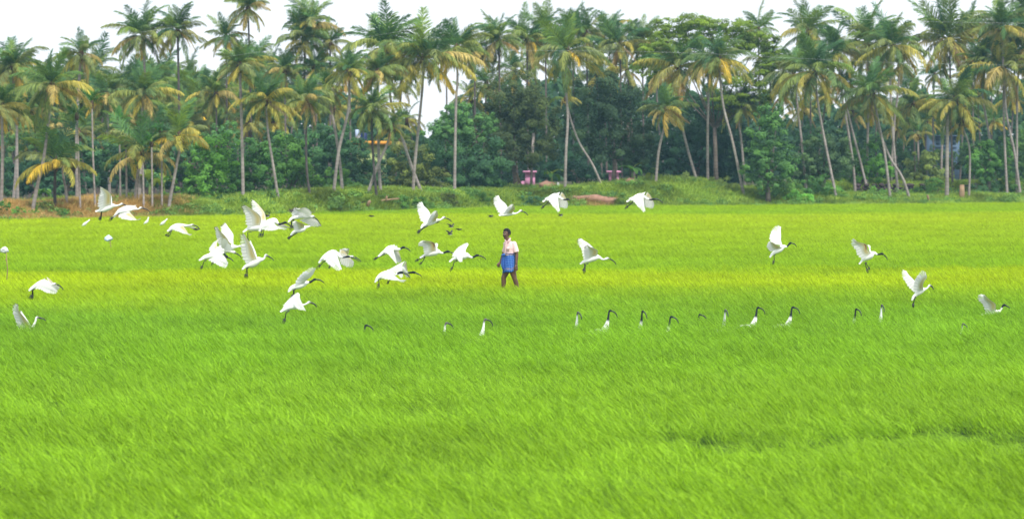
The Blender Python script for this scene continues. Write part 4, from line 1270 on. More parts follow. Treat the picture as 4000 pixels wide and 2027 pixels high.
def wing_mesh(lead, trail, tf, D, side, depth, under, red, dark, org, nf=20, d0=0.05):
    """lead and trail run from the shoulder to the wing tip in crop pixels"""
    x0, y0, s = tf
    NS = 60
    Ld = crom(lead, NS); Tr = crom(trail, NS)
    def dep(t): return side * (d0 + depth * t ** 1.1)
    def W(q, t, extra=0.0):
        return np.array(P(x0 + q[0] / s, y0 + q[1] / s, D + dep(t) + extra) - org)
    def at(A, t):
        x = min(max(t, 0), 1) * (NS - 1); i = min(int(x), NS - 2); f = x - i
        return A[i] * (1 - f) + A[i+1] * f
    b = MB()
    ss = [i / (nf - 1) for i in range(nf)]
    tips = [at(Tr, t) for t in ss]
    for i, t in enumerate(ss):
        rt = t if t < .5 else .5 + (t - .5) * .62
        L0 = at(Ld, rt); T0 = tips[i]
        # a little irregular at the tips
        fr = 0.18
        r0 = L0 * (1 - fr) + T0 * fr
        gap = 0.5 * (np.linalg.norm(tips[min(i+1, nf-1)] - tips[i]) + np.linalg.norm(tips[i] - tips[max(i-1, 0)]))
        length = np.linalg.norm(T0 - r0) + 1e-6
        k = 1.0 + 0.05 * math.sin(i * 2.7)
        T0 = r0 + (T0 - r0) * k
        dirv = (T0 - r0) / length
        nrm = np.array([-dirv[1], dirv[0]])
        wpx = max(min(gap * (0.72 if t < .6 else 0.55), length * .22), 1.6 * s * 0.55)
        if t > .6: wpx = min(max(wpx * (.85 if t > .75 else 1), 1.5 * s * .6), 2.3 * s * 0.62)
        prof = [(0, .55), (.35, .95), (.7, 1.0), (.88, .85), (.96, .5), (1.0, .05)]
        vs, cs = [], []
        off = side * (0.0012 * (i % 2) + 0.0016 * (i / nf))
        for (u, w) in prof:
            c = r0 + (T0 - r0) * u
            for sg in (-1, 1):
                vs.append(W(c + nrm * sg * wpx * w, t * .8 + .2 * u * t, off + 0.002 * sg))
                col = WHITE * ((0.97 if i % 2 else 0.84) - (0.05 if under else 0))  # every other feather darker: shading lines between feathers put into the colour
                if dark and t > .72 and u > (.8 if t < .9 else .62): col = np.array((0.10, 0.07, 0.06))
                cs.append(col)
        q = [(2*j, 2*j+1, 2*j+3, 2*j+2) for j in range(len(prof) - 1)]
        b.add(vs, q, None, cs)
    # coverts: a closed pad over the bone, thick at the leading edge
    NU, NV = 16, 7
    for sh in (-1, 1):
        vs, cs = [], []
        for i in range(NU):
            t = i / (NU - 1)
            tt = t if t < .55 else t
            for j in range(NV):
                v = j / (NV - 1)
                reach = .66 - .30 * t
                L0 = at(Ld, t); T0 = at(Tr, t)
                c = L0 + (T0 - L0) * (v * reach)
                th = 0.017 * (1 - .75 * t) * math.sin(math.pi * min(.12 + v * .88, 1)) ** .8 * (1.1 - v) + 0.0026
                vs.append(W(c, t, sh * th))
                col = WHITE.copy()
                facing = (sh < 0)
                if (under and facing) or (not under and not facing):
                    m = math.exp(-((v - .35) / .33) ** 2) * min(1, t * 7) * max(0, 1 - t ** 3)
                    col = WHITE * (1 - .85 * m) + CREAM * .85 * m
                    if red and v < .30 and v > .1 and .22 < t < .5: col = RED
                cs.append(col)
        q = []
        for i in range(NU - 1):
            for j in range(NV - 1):
                a = i * NV + j
                f = (a, a+1, a+1+NV, a+NV)
                q.append(f if sh > 0 else f[::-1])
        b.add(vs, q, None, cs)
    # close the pad along the leading edge
    n1 = NU * NV
    base = b.n - 2 * n1
    q = [(base + i*NV, base + (i+1)*NV, base + n1 + (i+1)*NV, base + n1 + i*NV) for i in range(NU - 1)]
    b.q.append(np.array(q))
    return b.mesh('wing', [M_feather], True, True)

def ibis(tf, body, head_i, bill, legs, near=None, far=None, D=61.0, label='', black_from=None, under=(True, False), red=False, dark=False, ndep=.26, fdep=.26, deep=False, grey=True, lat=.85, tail=True):
    """everything traced in crop pixels; body = (u, v, radius) from the tail to the head, head_i = index of the first head point"""
    x0, y0, s = tf
    if not deep:
        lo = max([q[1] for q in body] + [q[1] for l_ in legs for q in l_])
        D = min(D, 29500.0 / (y0 + lo / s - HOR))
    org = P(x0 + body[len(body)//2][0] / s, y0 + body[len(body)//2][1] / s, D)
    root = empty('ibis', org)
    mpp = D / F / s
    A = crom(body, 46)
    pts = [P(x0 + a[0] / s, y0 + a[1] / s, D) - org for a in A]
    rad = [max(a[2] * mpp, .004) for a in A]
    # parameter of the head and of the black part along the chain
    seg = np.linalg.norm(np.diff(np.array([b_[:2] for b_ in body], float), axis=0), axis=1)
    cl = np.concatenate([[0], np.cumsum(seg)]); cl /= cl[-1]
    th = cl[head_i]; tb = cl[black_from] if black_from is not None else th - .02
    cols = []
    hc = BLACK if black_from is not None else GREYH
    for i in range(46):
        t = i / 45
        k = min(max((t - tb) / (.03 if black_from is not None else .09), 0), 1)
        c = WHITE * (1 - k) + hc * k
        if black_from is None and t > th + .3 * (1 - th): c = c * .6
        cols.append(c)
    b = MB()
    # lateral squash: the tail is flat, the chest round
    for i in range(46): pass
    b.tube(pts, rad, 14, lat, cols)
    b.build('body', M_plume, root, True, True)
    # tail feathers
    if tail:
        t0, t1 = np.array(body[0][:2], float), np.array(body[2][:2], float)
        dv = t0 - t1; L = np.linalg.norm(dv); dv /= L; nv = np.array([-dv[1], dv[0]])
        tb_ = MB()
        Lt = max(L * .75, 9 * s)
        for k in range(-3, 4):
            a0 = t0 - dv * Lt * .85
            a1 = t0 + dv * Lt * .10 + nv * k * s * .9 - dv * abs(k) * s * .5
            vs = []
            for (u, w) in ((0, 1.4), (.5, 2.0), (.85, 1.7), (1, .3)):
                c = a0 + (a1 - a0) * u
                for sg in (-1, 1):
                    q_ = c + nv * sg * w * s * .8
                    vs.append(np.array(P(x0 + q_[0] / s, y0 + q_[1] / s, D + k * .012 + .003 * sg) - org))
            tb_.add(vs, [(0,1,3,2),(2,3,5,4),(4,5,7,6)], None, WHITE)
        tb_.build('tail', M_feather, root, True, True)
    # bill
    if bill:
        B_ = crom([(q[0], q[1]) for q in bill], 14)
        bp = [P(x0 + q[0] / s, y0 + q[1] / s, D) - org for q in B_]
        r0 = .0185
        br = [r0 * (1 - .58 * (i / 13) ** .8) for i in range(14)]
        bb = MB(); bb.tube(bp, br, 8, .8)
        bb.build('bill', M_skin_black, root, True)
    hx = body[head_i]
    e = MB()
    for sd in (-1, 1):
        e.ellipsoid(P(x0 + (hx[0] + hx[2] * .35) / s, y0 + (hx[1] - hx[2] * .15) / s, D + sd * hx[2] * mpp * .74) - org, (.006, .005, .006), 8, 6)
    e.build('eyes', M_eye, root, True)
    for li, lg in enumerate(legs):
        off = (-.03, .03)[li % 2]
        lb = MB()
        q = [P(x0 + p[0] / s, y0 + p[1] / s, D + off) - org for p in lg]
        up_ = q[:-1]
        rr = [.0155] + [.0095] * (len(up_) - 2) + [.010] if len(up_) > 2 else [.010] * len(up_)
        if len(up_) > 1:
            lb.tube(up_, rr, 7)
        knee = q[-2]; tip = q[-1]; d = tip - knee
        side_ = Vector((-d.z, 0, d.x)).normalized() * d.length
        for k, (w, yy, l_) in enumerate(((-.20, -.02, .9), (0, 0, 1.0), (.20, .02, .9))):
            mid = knee + d * .5 * l_ + side_ * w * .9 + Vector((0, yy, 0))
            end = knee + d * l_ + side_ * w * .7 + Vector((0, yy * 1.4, 0))
            lb.tube([knee, mid, end], [.0095, .0075, .003], 6)
        hind = knee + d * .28 - side_ * .42 * (1 if d.x < 0 else -1)
        lb.tube([knee, knee.lerp(hind, .6), hind], [.008, .006, .003], 6)
        lb.build('leg', M_skin_black, root, True)
    if near:
        link('wing', wing_mesh(near[0], near[1], tf, D, -1, ndep, under[0], red, dark, org), root)
    if far:
        link('wing', wing_mesh(far[0], far[1], tf, D, 1, fdep, under[1], False, dark, org), root)
    tag(root, label, 'bird', GI)
    return root

cA=(370,720,8.7); cB=(620,860,14.31); cC=(930,770,7.676); cD=(770,860,6.526); cE=(920,900,6.525); cF=(1110,800,9.319); cG=(1080,1030,5.44)
cH=(1220,950,11.865); cI=(1450,940,6.524); cJ=(1610,780,9.324); cK=(1610,930,8.587); cL=(1910,750,11.865); cM=(2100,740,13.05); cN=(2430,740,13.047)
cO=(2240,920,8.156); cP=(2980,870,7.673); cQ=(3310,920,8.159); cR=(3510,1040,7.673); cS=(100,1070,11.863); cT=(30,1170,8.7); cU=(3700,1050,5.22)

ibis(cA,[(25,915,12),(110,905,45),(220,890,70),(330,850,95),(450,790,110),(560,740,92),(640,730,62),(720,735,38),(800,718,28),(860,702,28),(915,670,38),(975,690,26)],10,
 [(985,690),(1060,720),(1130,770),(1165,815)],[[(290,890),(215,950),(205,1100),(120,1215)],[(300,920),(235,960),(225,1130),(160,1245)]],
 ([(560,690),(555,520),(540,330),(400,200),(165,80)],[(160,860),(108,720),(115,560),(150,400),(145,290),(140,210),(155,130),(165,80)]),
 ([(600,700),(590,540),(560,380),(440,240),(250,130)],[(250,840),(190,700),(190,520),(200,380),(190,280),(180,220),(200,160),(250,130)]),
 label='leftmost ibis flying before the grove with its wing raised straight up',dark=True,D=62)
ibis(cA,[(640,1110,15),(720,1015,40),(850,935,85),(980,900,98),(1100,880,92),(1200,870,60),(1300,850,34),(1420,848,24),(1500,840,24),(1560,800,40),(1625,812,28)],9,
 [(1640,812),(1740,840),(1820,890),(1875,945)],[[(850,985),(730,1050),(600,1140),(470,1255)],[(860,975),(745,1035),(620,1125),(490,1235)]],
 ([(1190,930),(1280,1040),(1380,1160),(1440,1200),(1560,1160)],[(860,1030),(790,1080),(900,1160),(1100,1195),(1250,1220),(1370,1225),(1480,1215),(1570,1165)]),
 ([(900,880),(1100,830),(1300,815),(1440,820)],[(750,900),(860,810),(1080,720),(1250,710),(1330,715),(1410,695)]),
 label='ibis with level wings just below the leftmost flying one',under=(True,True),D=60.5)
ibis(cB,[(480,610,15),(600,560,80),(750,450,130),(950,370,160),(1150,330,150),(1300,315,115),(1450,305,78),(1600,300,52),(1750,290,42),(1870,262,55),(1975,285,42)],9,
 [(1990,290),(2120,340),(2230,420),(2310,508)],[[(720,560),(665,750),(600,850),(460,935)],[(650,600),(550,760),(480,800),(340,870)]],
 ([(1350,230),(1450,430),(1560,600),(1680,770),(1850,800)],[(740,520),(950,590),(1150,650),(1350,740),(1550,790),(1700,840),(1780,855),(1855,805)]),
 ([(1500,320),(1700,350),(1850,365),(2070,405)],[(1400,400),(1650,400),(1800,440),(1900,478),(2000,470),(2075,405)]),
 label='ibis gliding low alone at the left with wings bent down over the green field',D=62)
ibis(cC,[(150,1040,12),(250,970,35),(360,940,70),(480,920,100),(600,900,112),(700,860,95),(790,800,60),(850,755,36),(900,740,32),(930,745,26)],8,
 [(935,750),(1000,780),(1040,830)],[[(400,1035),(290,1060),(290,1240),(310,1305)]],
 ([(670,870),(685,620),(560,470),(300,300),(150,235)],[(290,910),(240,800),(222,620),(205,520),(130,400),(85,320),(88,280),(148,235)]),
 ([(840,720),(812,520),(740,380),(560,180),(412,80)],[(560,800),(500,600),(420,400),(410,310),(370,230),(362,180),(375,120),(412,78)]),
 label='ibis with both rusty-tipped wings raised high, head hidden by the one before it',under=(True,True),dark=True,D=62.5)
ibis(cC,[(630,1010,15),(720,940,70),(860,850,130),(1000,770,130),(1100,725,95),(1190,785,44),(1260,812,32),(1330,790,30),(1410,765,38),(1465,788,27)],8,
 [(1480,795),(1560,840),(1620,885),(1650,925)],[[(705,960),(690,1090),(600,1225)],[(750,980),(758,1100),(690,1225)]],
 ([(1050,660),(1090,780),(1180,870),(1330,920),(1455,945)],[(700,960),(850,1000),(1000,1002),(1150,975),(1300,965),(1400,980),(1458,965)]),
 ([(1230,790),(1330,800),(1430,850),(1550,912)],[(1180,880),(1280,900),(1400,920),(1480,925),(1550,916)]),
 label='hunched ibis with a black bent neck in front of the raised rusty wings',black_from=5,under=(False,True),D=60)
ibis(cD,[(560,850,15),(640,810,50),(720,770,80),(800,725,85),(900,685,68),(980,680,40),(1050,672,24),(1100,662,28),(1130,665,18)],7,
 [(1130,665),(1170,682),(1200,710)],[],
 ([(880,660),(750,450),(600,290),(530,210),(490,150)],[(560,640),(500,480),(470,330),(455,265),(420,190),(435,175),(490,150)]),
 ([(930,640),(922,500),(925,370),(850,250),(705,60)],[(720,480),(640,350),(602,300),(610,220),(590,150),(640,95),(680,75),(705,60)]),
 label='ibis of the left cluster with two tall spread wings and outstretched neck',dark=True,D=63)
ibis(cD,[(325,845,20),(430,825,60),(540,790,100),(650,750,110),(740,755,82),(830,790,42),(890,808,30),(945,820,38),(992,845,24)],7,
 [(1005,850),(1070,890),(1110,930),(1128,975)],[[(500,870),(410,920),(415,1050),(370,1155)]],
 ([(620,740),(605,580),(640,470),(720,470)],[(700,770),(720,760),(760,775),(820,785),(890,790),(935,745)]),
 ([(560,740),(500,620),(560,480),(630,450)],[(350,850),(312,780),(302,730),(370,640),(410,580),(520,500),(630,450)]),
 label='middle ibis of the clustered trio with a folded near wing and a grey head',under=(False,True),D=61.5,ndep=.16)
ibis(cD,[(60,1015,12),(180,955,50),(330,915,72),(450,900,78),(560,880,70),(620,850,48),(670,835,26),(700,870,20),(740,925,40),(790,948,24)],8,
 [(800,950),(850,980),(900,1020),(925,1060)],[[(240,1010),(170,1060),(140,1170),(75,1270)]],
 ([(600,850),(680,900),(740,980),(785,1100)],[(280,1020),(420,1085),(550,1160),(680,1220),(730,1218),(760,1170),(787,1105)]),
 None,label='lowest ibis of the clustered trio with its wing fanned down below the others',black_from=6,under=(False,False),D=60)
ibis(cE,[(170,985,12),(240,930,40),(330,890,70),(430,850,95),(520,790,100),(600,752,76),(680,742,40),(730,710,28),(750,672,26),(778,636,38),(825,652,24)],9,
 [(830,660),(900,695),(950,735),(980,775)],[[(350,925),(280,960),(265,1110),(230,1220)],[(345,930),(300,970),(300,1110),(283,1230)]],
 ([(560,760),(470,560),(430,440),(330,260),(190,75)],[(265,835),(180,700),(140,520),(128,380),(110,250),(90,140),(120,90),(178,65)]),
 ([(560,720),(510,540),(450,400),(365,240)],[(420,700),(380,520),(330,400),(330,320),(365,240)]),
 label='ibis with one tall fan-like raised wing and legs hanging straight down, right of the trio',dark=True,D=61)
ibis(cF,[(150,620,15),(240,530,50),(350,480,60),(480,450,75),(600,430,75),(720,430,62),(850,450,42),(950,440,40),(1040,432,54),(1115,462,38)],8,
 [(1130,480),(1220,560),(1275,640),(1330,725)],[[(340,520),(255,570),(265,760),(210,945)],[(370,550),(290,600),(270,760),(345,900)]],
 ([(960,420),(1000,280),(850,130),(700,100),(500,170),(390,90)],[(720,450),(600,410),(450,390),(280,400),(265,300),(265,240),(285,180),(330,130),(390,88)]),
 ([(860,470),(1050,475),(1200,540),(1300,650),(1350,800)],[(560,560),(750,660),(880,740),(1000,790),(1150,830),(1220,830),(1290,790),(1352,795)]),
 label='ibis with domed back, finger-like left wing tip and brown head above another ibis',under=(False,False),dark=True,D=60.5,ndep=.2)
ibis(cF,[(235,1095,15),(330,1010,50),(450,960,72),(560,930,92),(680,880,100),(760,830,72),(850,808,38),(930,790,24),(985,772,20),(1020,762,18)],8,
 [(1020,762),(1060,760)],[[(470,1020),(330,1110),(230,1180),(140,1270)],[(440,1030),(320,1100),(200,1160),(110,1240)]],
 ([(740,820),(735,720),(700,690),(560,640),(400,590)],[(380,940),(320,820),(298,700),(300,630),(400,588)]),
 None,label='lower ibis of the stacked pair, yellow wing pit, head hidden behind the upper wing',D=62)
ibis(cG,[(250,590,12),(310,530,45),(400,490,60),(480,470,65),(560,440,65),(620,412,48),(680,396,28),(730,386,24),(770,357,22),(815,332,26),(850,336,17)],9,
 [(855,336),(920,345),(970,370),(1005,405)],[[(410,535),(360,560),(355,660),(300,755)],[(415,530),(374,560),(372,660),(330,750)]],
 ([(600,400),(650,340),(740,270),(800,180),(830,90)],[(380,470),(430,340),(480,270),(560,190),(640,130),(700,90),(760,72),(830,88)]),
 None,label='ibis with one smooth wing raised to the right, feet touching the bird below',black_from=6,under=(False,False),D=60)
ibis(cG,[(85,1015,12),(160,980,40),(240,935,50),(330,915,56),(420,900,60),(490,882,44),(570,875,20),(640,850,20),(690,820,28),(728,825,17)],8,
 [(735,830),(790,850),(830,880),(855,922)],[[(275,990),(205,1040),(185,1160),(140,1285)]],
 ([(470,650),(510,760),(560,870),(620,1005)],[(330,760),(380,870),(420,940),(497,985),(560,985),(618,1005)]),
 ([(500,850),(495,760),(490,640),(440,618)],[(130,950),(160,870),(260,760),(380,650),(440,616)]),
 label='lowest flying ibis of the left half, wing feathers hanging and one leg down',under=(False,False),D=60.5,ndep=.12)
ibis(cH,[(300,900,25),(400,790,60),(550,680,120),(750,570,170),(950,490,180),(1120,510,130),(1250,622,65),(1380,662,38),(1500,652,36),(1640,620,52),(1745,632,40)],9,
 [(1780,645),(1900,690),(2050,760),(2155,840)],[[(600,820),(500,870),(390,1010),(155,1195)]],
 ([(1100,300),(1170,560),(1220,750),(1290,960),(1355,1230)],[(360,720),(560,770),(680,930),(780,1000),(900,1100),(980,1170),(1090,1250),(1200,1285),(1290,1250),(1357,1230)]),
 ([(1280,265),(1500,330),(1650,560),(1800,720),(1930,880)],[(1250,700),(1340,980),(1430,1030),(1530,1070),(1680,1125),(1800,1135),(1900,1080),(1928,885)]),
 label='ibis with a broad down-swept feathered wing, another bill crossing in front of its own',black_from=7,under=(False,True),D=60)
ibis(cH,[(700,640,20),(850,600,60),(1050,560,110),(1250,540,110),(1450,575,70),(1650,600,42),(1800,612,34),(1860,612,44),(1930,635,34)],7,
 [(1960,640),(2050,680),(2180,770),(2262,872)],[[(900,960),(870,1030),(840,1060),(740,1178)]],
 ([(1500,560),(1640,500),(1700,400),(1700,225)],[(1250,420),(1320,300),(1450,240),(1550,232),(1640,240),(1702,225)]),
 None,label='ibis mostly hidden behind the down-swept one, only wing fingers and bill showing',dark=True,D=63)
ibis(cI,[(180,400,15),(260,330,30),(350,290,60),(450,230,90),(550,200,85),(620,212,60),(690,222,33),(735,214,26),(775,190,25),(825,170,32),(868,186,21)],9,
 [(880,190),(930,210),(975,245),(998,285)],[[(345,340),(250,390),(150,440),(55,487)],[(340,335),(240,385),(140,432),(75,470)]],
 ([(600,85),(575,250),(615,400),(650,590)],[(300,290),(420,345),(500,430),(560,500),(610,560),(655,592)]),
 ([(650,105),(700,250),(740,380),(770,530)],[(575,300),(600,420),(650,540),(690,570),(735,560),(772,532)]),
 label='ibis flying with both wings pointing straight down above the crossing pair',black_from=7,under=(False,True),D=60.5,ndep=.15,fdep=.18)
ibis(cI,[(415,760,15),(500,760,40),(600,740,70),(700,720,82),(800,725,62),(870,790,36),(925,812,26),(985,816,24),(1080,805,34),(1135,822,23)],8,
 [(1140,825),(1200,850),(1250,880),(1288,925)],[],
 ([(870,510),(800,620),(795,760),(790,900)],[(400,770),(560,790),(640,840),(700,900),(755,955),(810,918)]),
 ([(890,520),(905,640),(930,780),(985,930)],[(810,640),(820,800),(870,900),(915,940),(960,920),(988,930)]),
 label='right ibis of the crossing pair with a peaked back and feathers hanging below',black_from=6,under=(False,True),D=62,ndep=.15)
ibis(cI,[(95,1050,12),(160,970,50),(260,900,80),(370,860,90),(470,850,85),(550,852,58),(610,865,30),(650,850,26),(705,825,28),(765,810,36),(820,822,22)],9,
 [(828,828),(900,850),(950,890),(988,942)],[[(240,960),(180,970),(205,1100),(155,1240)],[(500,980),(485,1000),(450,1030),(405,1110)]],
 ([(500,810),(600,890),(720,985),(800,995),(890,1005)],[(250,950),(400,980),(550,1000),(650,1012),(740,1045),(820,1057),(890,1017)]),
 None,label='front ibis of the crossing pair with smooth wing bent low and one leg hanging',black_from=7,under=(False,False),D=60)
ibis(cJ,[(310,1030,20),(390,950,60),(480,910,62),(600,870,80),(720,822,96),(830,770,86),(920,742,46),(1010,740,31),(1080,702,30),(1150,652,44),(1225,668,32)],9,
 [(1245,680),(1330,710),(1400,760),(1435,812)],[[(570,955),(420,1040),(300,1140),(190,1245)],[(540,960),(400,1030),(280,1110),(160,1215)]],
 ([(870,790),(895,690),(945,580),(890,405)],[(520,880),(560,760),(650,600),(720,480),(770,440),(830,405),(892,400)]),
 ([(720,760),(660,500),(560,350),(420,220),(340,88)],[(430,850),(300,740),(240,560),(200,430),(170,280),(170,180),(220,125),(275,85),(342,86)]),
 label='ibis climbing with one big white wing back and a yellow-lined wing forward, legs trailing',D=61)
ibis(cK,[(265,655,12),(360,600,35),(480,560,60),(600,520,100),(740,475,122),(860,462,90),(950,490,42),(1030,505,32),(1105,480,34),(1190,450,44),(1265,472,28)],9,
 [(1280,475),(1360,500),(1420,545),(1460,600)],[[(430,610),(300,680),(220,720),(85,782)],[(430,610),(380,740),(330,810),(238,898)]],
 ([(800,450),(765,200),(620,110),(480,95),(330,92)],[(400,560),(380,430),(350,280),(290,260),(200,250),(222,160),(332,88)]),
 ([(840,420),(845,300),(870,200),(790,170)],[(790,400),(770,250),(770,180),(792,168)]),
 label='left ibis of the matching pair beside the man, red streak under its wing',black_from=7,red=True,D=61,fdep=.15)
ibis(cK,[(1250,785,12),(1340,720,35),(1440,680,60),(1560,650,90),(1700,605,122),(1830,585,96),(1930,630,46),(2010,652,34),(2085,620,35),(2180,577,42),(2245,592,28)],9,
 [(2255,595),(2340,615),(2420,660),(2480,722)],[[(1520,755),(1410,790),(1360,980),(1265,1115)]],
 ([(1840,330),(1780,400),(1720,520),(1672,790)],[(1400,560),(1470,600),(1510,700),(1565,785),(1615,805),(1672,792)]),
 ([(1800,560),(1800,380),(1890,210),(1835,165)],[(1330,620),(1400,470),(1560,300),(1740,190),(1835,163)]),
 label='right ibis of the matching pair beside the man, thin feathers hanging over its flank',black_from=7,under=(False,False),D=60,ndep=.10)
ibis(cL,[(460,1070,30),(560,1080,45),(700,1065,60),(850,1042,80),(1000,1012,86),(1100,1000,70),(1200,1005,42),(1300,980,36),(1385,932,34),(1470,872,52),(1570,908,36)],9,
 [(1600,920),(1690,960),(1760,1020),(1810,1088)],[],
 ([(1100,980),(1130,880),(1200,790),(1185,700),(1120,575)],[(640,1040),(720,900),(860,720),(920,670),(970,610),(1045,570),(1122,572)]),
 ([(920,820),(790,560),(620,420),(500,300),(420,165)],[(560,1020),(440,950),(330,770),(240,600),(205,450),(205,340),(225,270),(280,215),(345,165),(422,160)]),
 label='highest flying ibis above the man, one white and one yellow-lined wing, no legs showing',D=62)
ibis(cM,[(265,620,12),(400,555,50),(560,475,92),(750,385,130),(920,335,140),(1050,385,100),(1170,462,52),(1280,512,40),(1400,525,40),(1530,505,56),(1590,512,38)],9,
 [(1590,520),(1625,545),(1640,580)],[[(570,620),(480,720),(340,850),(162,1005)]],
 ([(1150,125),(1060,350),(1080,750),(1125,1110)],[(345,470),(560,600),(700,770),(800,910),(900,1000),(960,1080),(1050,1170),(1127,1110)]),
 ([(1230,130),(1360,260),(1470,500),(1550,750)],[(1060,520),(1100,800),(1150,930),(1270,930),(1360,1000),(1450,990),(1510,940),(1550,760)]),
 label='level-flying ibis right of the man with drooping feather fans and hardly any bill in view',black_from=7,under=(False,True),D=61,ndep=.2,fdep=.2)
def sh(L, dx=-30, k=1.09): return [((q[0]-265)*k+235, q[1]) + tuple(q[2:]) for q in L]
ibis(cN,sh([(265,620,12),(400,555,50),(560,475,92),(750,385,130),(920,335,140),(1050,385,100),(1170,462,52),(1280,512,40),(1400,525,40),(1520,500,56),(1590,512,42)]),9,
 [(1680,500),(1800,505),(1960,580),(2098,690)],[sh([(570,620),(480,720),(340,850),(162,1005)])],
 (sh([(1150,125),(1060,350),(1080,750),(1125,1110)]),sh([(345,470),(560,600),(700,770),(800,910),(900,1000),(960,1080),(1050,1170),(1127,1110)])),
 (sh([(1230,130),(1360,260),(1470,500),(1550,750)]),sh([(1060,520),(1100,800),(1150,930),(1270,930),(1360,1000),(1450,990),(1510,940),(1550,760)])),
 label='level-flying ibis farthest right at the field rim, its long bill in full view',black_from=7,under=(False,True),D=61,ndep=.2,fdep=.2)
ibis(cO,[(215,900,15),(300,850,45),(400,812,60),(500,782,80),(620,725,105),(730,692,92),(830,702,52),(900,750,33),(985,760,26),(1080,730,40),(1145,747,28)],9,
 [(1165,750),(1260,800),(1320,860),(1358,932)],[[(480,885),(385,920),(370,1060),(325,1235)],[(355,890),(355,1000),(340,1050),(295,1140)]],
 ([(750,640),(772,480),(640,400),(540,365),(440,305)],[(350,770),(330,640),(320,480),(330,400),(390,330),(440,303)]),
 ([(720,500),(640,390),(500,260),(320,150),(205,83)],[(320,760),(280,560),(240,420),(150,290),(108,215),(95,160),(120,110),(205,80)]),
 label='ibis alone right of the man with dark-tipped spread wings and dangling feet',dark=True,D=61)
ibis(cP,[(205,1030,12),(270,950,40),(350,890,55),(430,850,70),(510,802,80),(580,742,70),(650,710,42),(712,722,28),(765,670,26),(822,610,33),(868,615,22)],9,
 [(880,620),(940,640),(985,680),(1015,727)],[[(370,950),(335,990),(342,1130),(286,1262)]],
 ([(580,740),(470,700),(400,665),(330,610),(200,560)],[(290,850),(215,850),(140,770),(115,690),(150,600),(200,558)]),
 ([(590,680),(540,520),(545,400),(535,250),(530,122)],[(340,620),(210,520),(200,400),(240,280),(300,160),(360,110),(420,85),(485,85),(532,118)]),
 label='ibis with one wing straight up like a white hand, third from the right in flight',black_from=7,D=61)
ibis(cQ,[(375,900,12),(450,812,30),(550,742,70),(640,692,100),(720,635,112),(790,585,90),(870,562,46),(940,600,30),(1020,597,28),(1100,582,38),(1152,612,26)],9,
 [(1165,620),(1220,670),(1260,730),(1275,787)],[[(590,840),(570,900),(612,1050),(668,1205)],[(600,850),(610,910),(660,1000),(728,1095)]],
 ([(770,570),(640,440),(610,290),(470,240),(320,200),(175,102)],[(470,770),(380,680),(290,580),(270,470),(180,370),(100,255),(150,215),(118,150),(175,100)]),
 ([(760,560),(735,440),(732,330),(650,300)],[(700,480),(680,380),(640,310),(652,298)]),
 label='ibis with a red streak under ragged raised wing, dropping to the field at the right',black_from=7,red=True,D=61,fdep=.15)
ibis(cR,[(395,1010,15),(450,922,45),(520,852,60),(590,792,80),(660,742,86),(730,702,70),(800,682,36),(860,650,25),(892,610,25),(930,572,34),(965,588,20)],9,
 [(970,590),(1010,620),(1035,660),(1045,702)],[[(515,900),(470,990),(455,1110),(440,1252)],[(505,920),(475,1000),(440,1120),(412,1218)]],
 ([(750,700),(730,560),(780,430),(830,380),(838,285)],[(430,770),(440,600),(480,420),(560,290),(640,170),(700,122),(790,150),(840,280)]),
 ([(560,560),(470,420),(320,270),(210,138)],[(420,740),(280,600),(180,430),(110,330),(98,210),(98,135),(145,108),(212,138)]),
 label='rightmost flying ibis with both wings up in a V',D=60)
ibis(cS,[(150,770,30),(250,700,70),(400,602,92),(600,482,120),(800,402,140),(950,405,122),(1080,462,72),(1200,502,44),(1340,460,57),(1425,472,43)],8,
 [(1460,490),(1580,550),(1680,640),(1745,737)],[[(420,690),(310,750),(300,980),(155,1165)],[(420,690),(330,760),(350,1010),(262,1195)]],
 ([(880,190),(980,360),(1120,480),(1300,620),(1480,820)],[(440,690),(600,700),(730,740),(830,810),(980,870),(1150,912),(1260,932),(1370,922),(1430,880),(1482,822)]),
 ([(960,125),(1150,260),(1300,420),(1450,530),(1570,638)],[(1180,560),(1300,700),(1400,740),(1500,745),(1550,700),(1577,637)]),
 label='ibis low at the far left over the rice with wings spread forward and legs hanging',under=(False,True),D=60)
ibis(cT,[(490,1110,20),(560,1080,50),(650,1062,62),(740,1022,90),(810,1000,82),(862,930,60),(910,820,40),(950,722,34),(962,650,32),(1000,607,42),(1060,617,26)],9,
 [(1075,615),(1160,635),(1230,665),(1295,717)],[[(640,1100),(600,1200),(560,1400),(520,1450)]],
 ([(830,960),(700,790),(600,640),(480,500),(350,330),(347,148)],[(400,1020),(330,900),(260,700),(200,520),(155,350),(155,240),(160,150),(230,120),(300,100),(348,148)]),
 ([(850,960),(740,800),(650,660),(540,500),(430,360)],[(560,1000),(450,880),(400,720),(380,560),(430,360)]),
 label='lowest left ibis rising out of the rice, wing and neck up',dark=True,D=48.4,deep=True)
ibis(cU,[(700,930,12),(760,915,20),(850,910,45),(950,885,52),(1040,872,38),(1085,850,22),(1112,800,18),(1130,760,20),(1162,737,26),(1195,747,17)],8,
 [(1200,750),(1240,772),(1285,805)],[[(880,950),(870,1000),(860,1060),(880,1090)]],
 ([(985,850),(985,720),(880,640),(790,560),(740,525)],[(780,880),(720,720),(640,640),(618,600),(625,550),(655,520),(742,523)]),
 None,label='ibis sunk in the rice at the far right, raised wing and black head showing',black_from=6,D=52.6,deep=True)

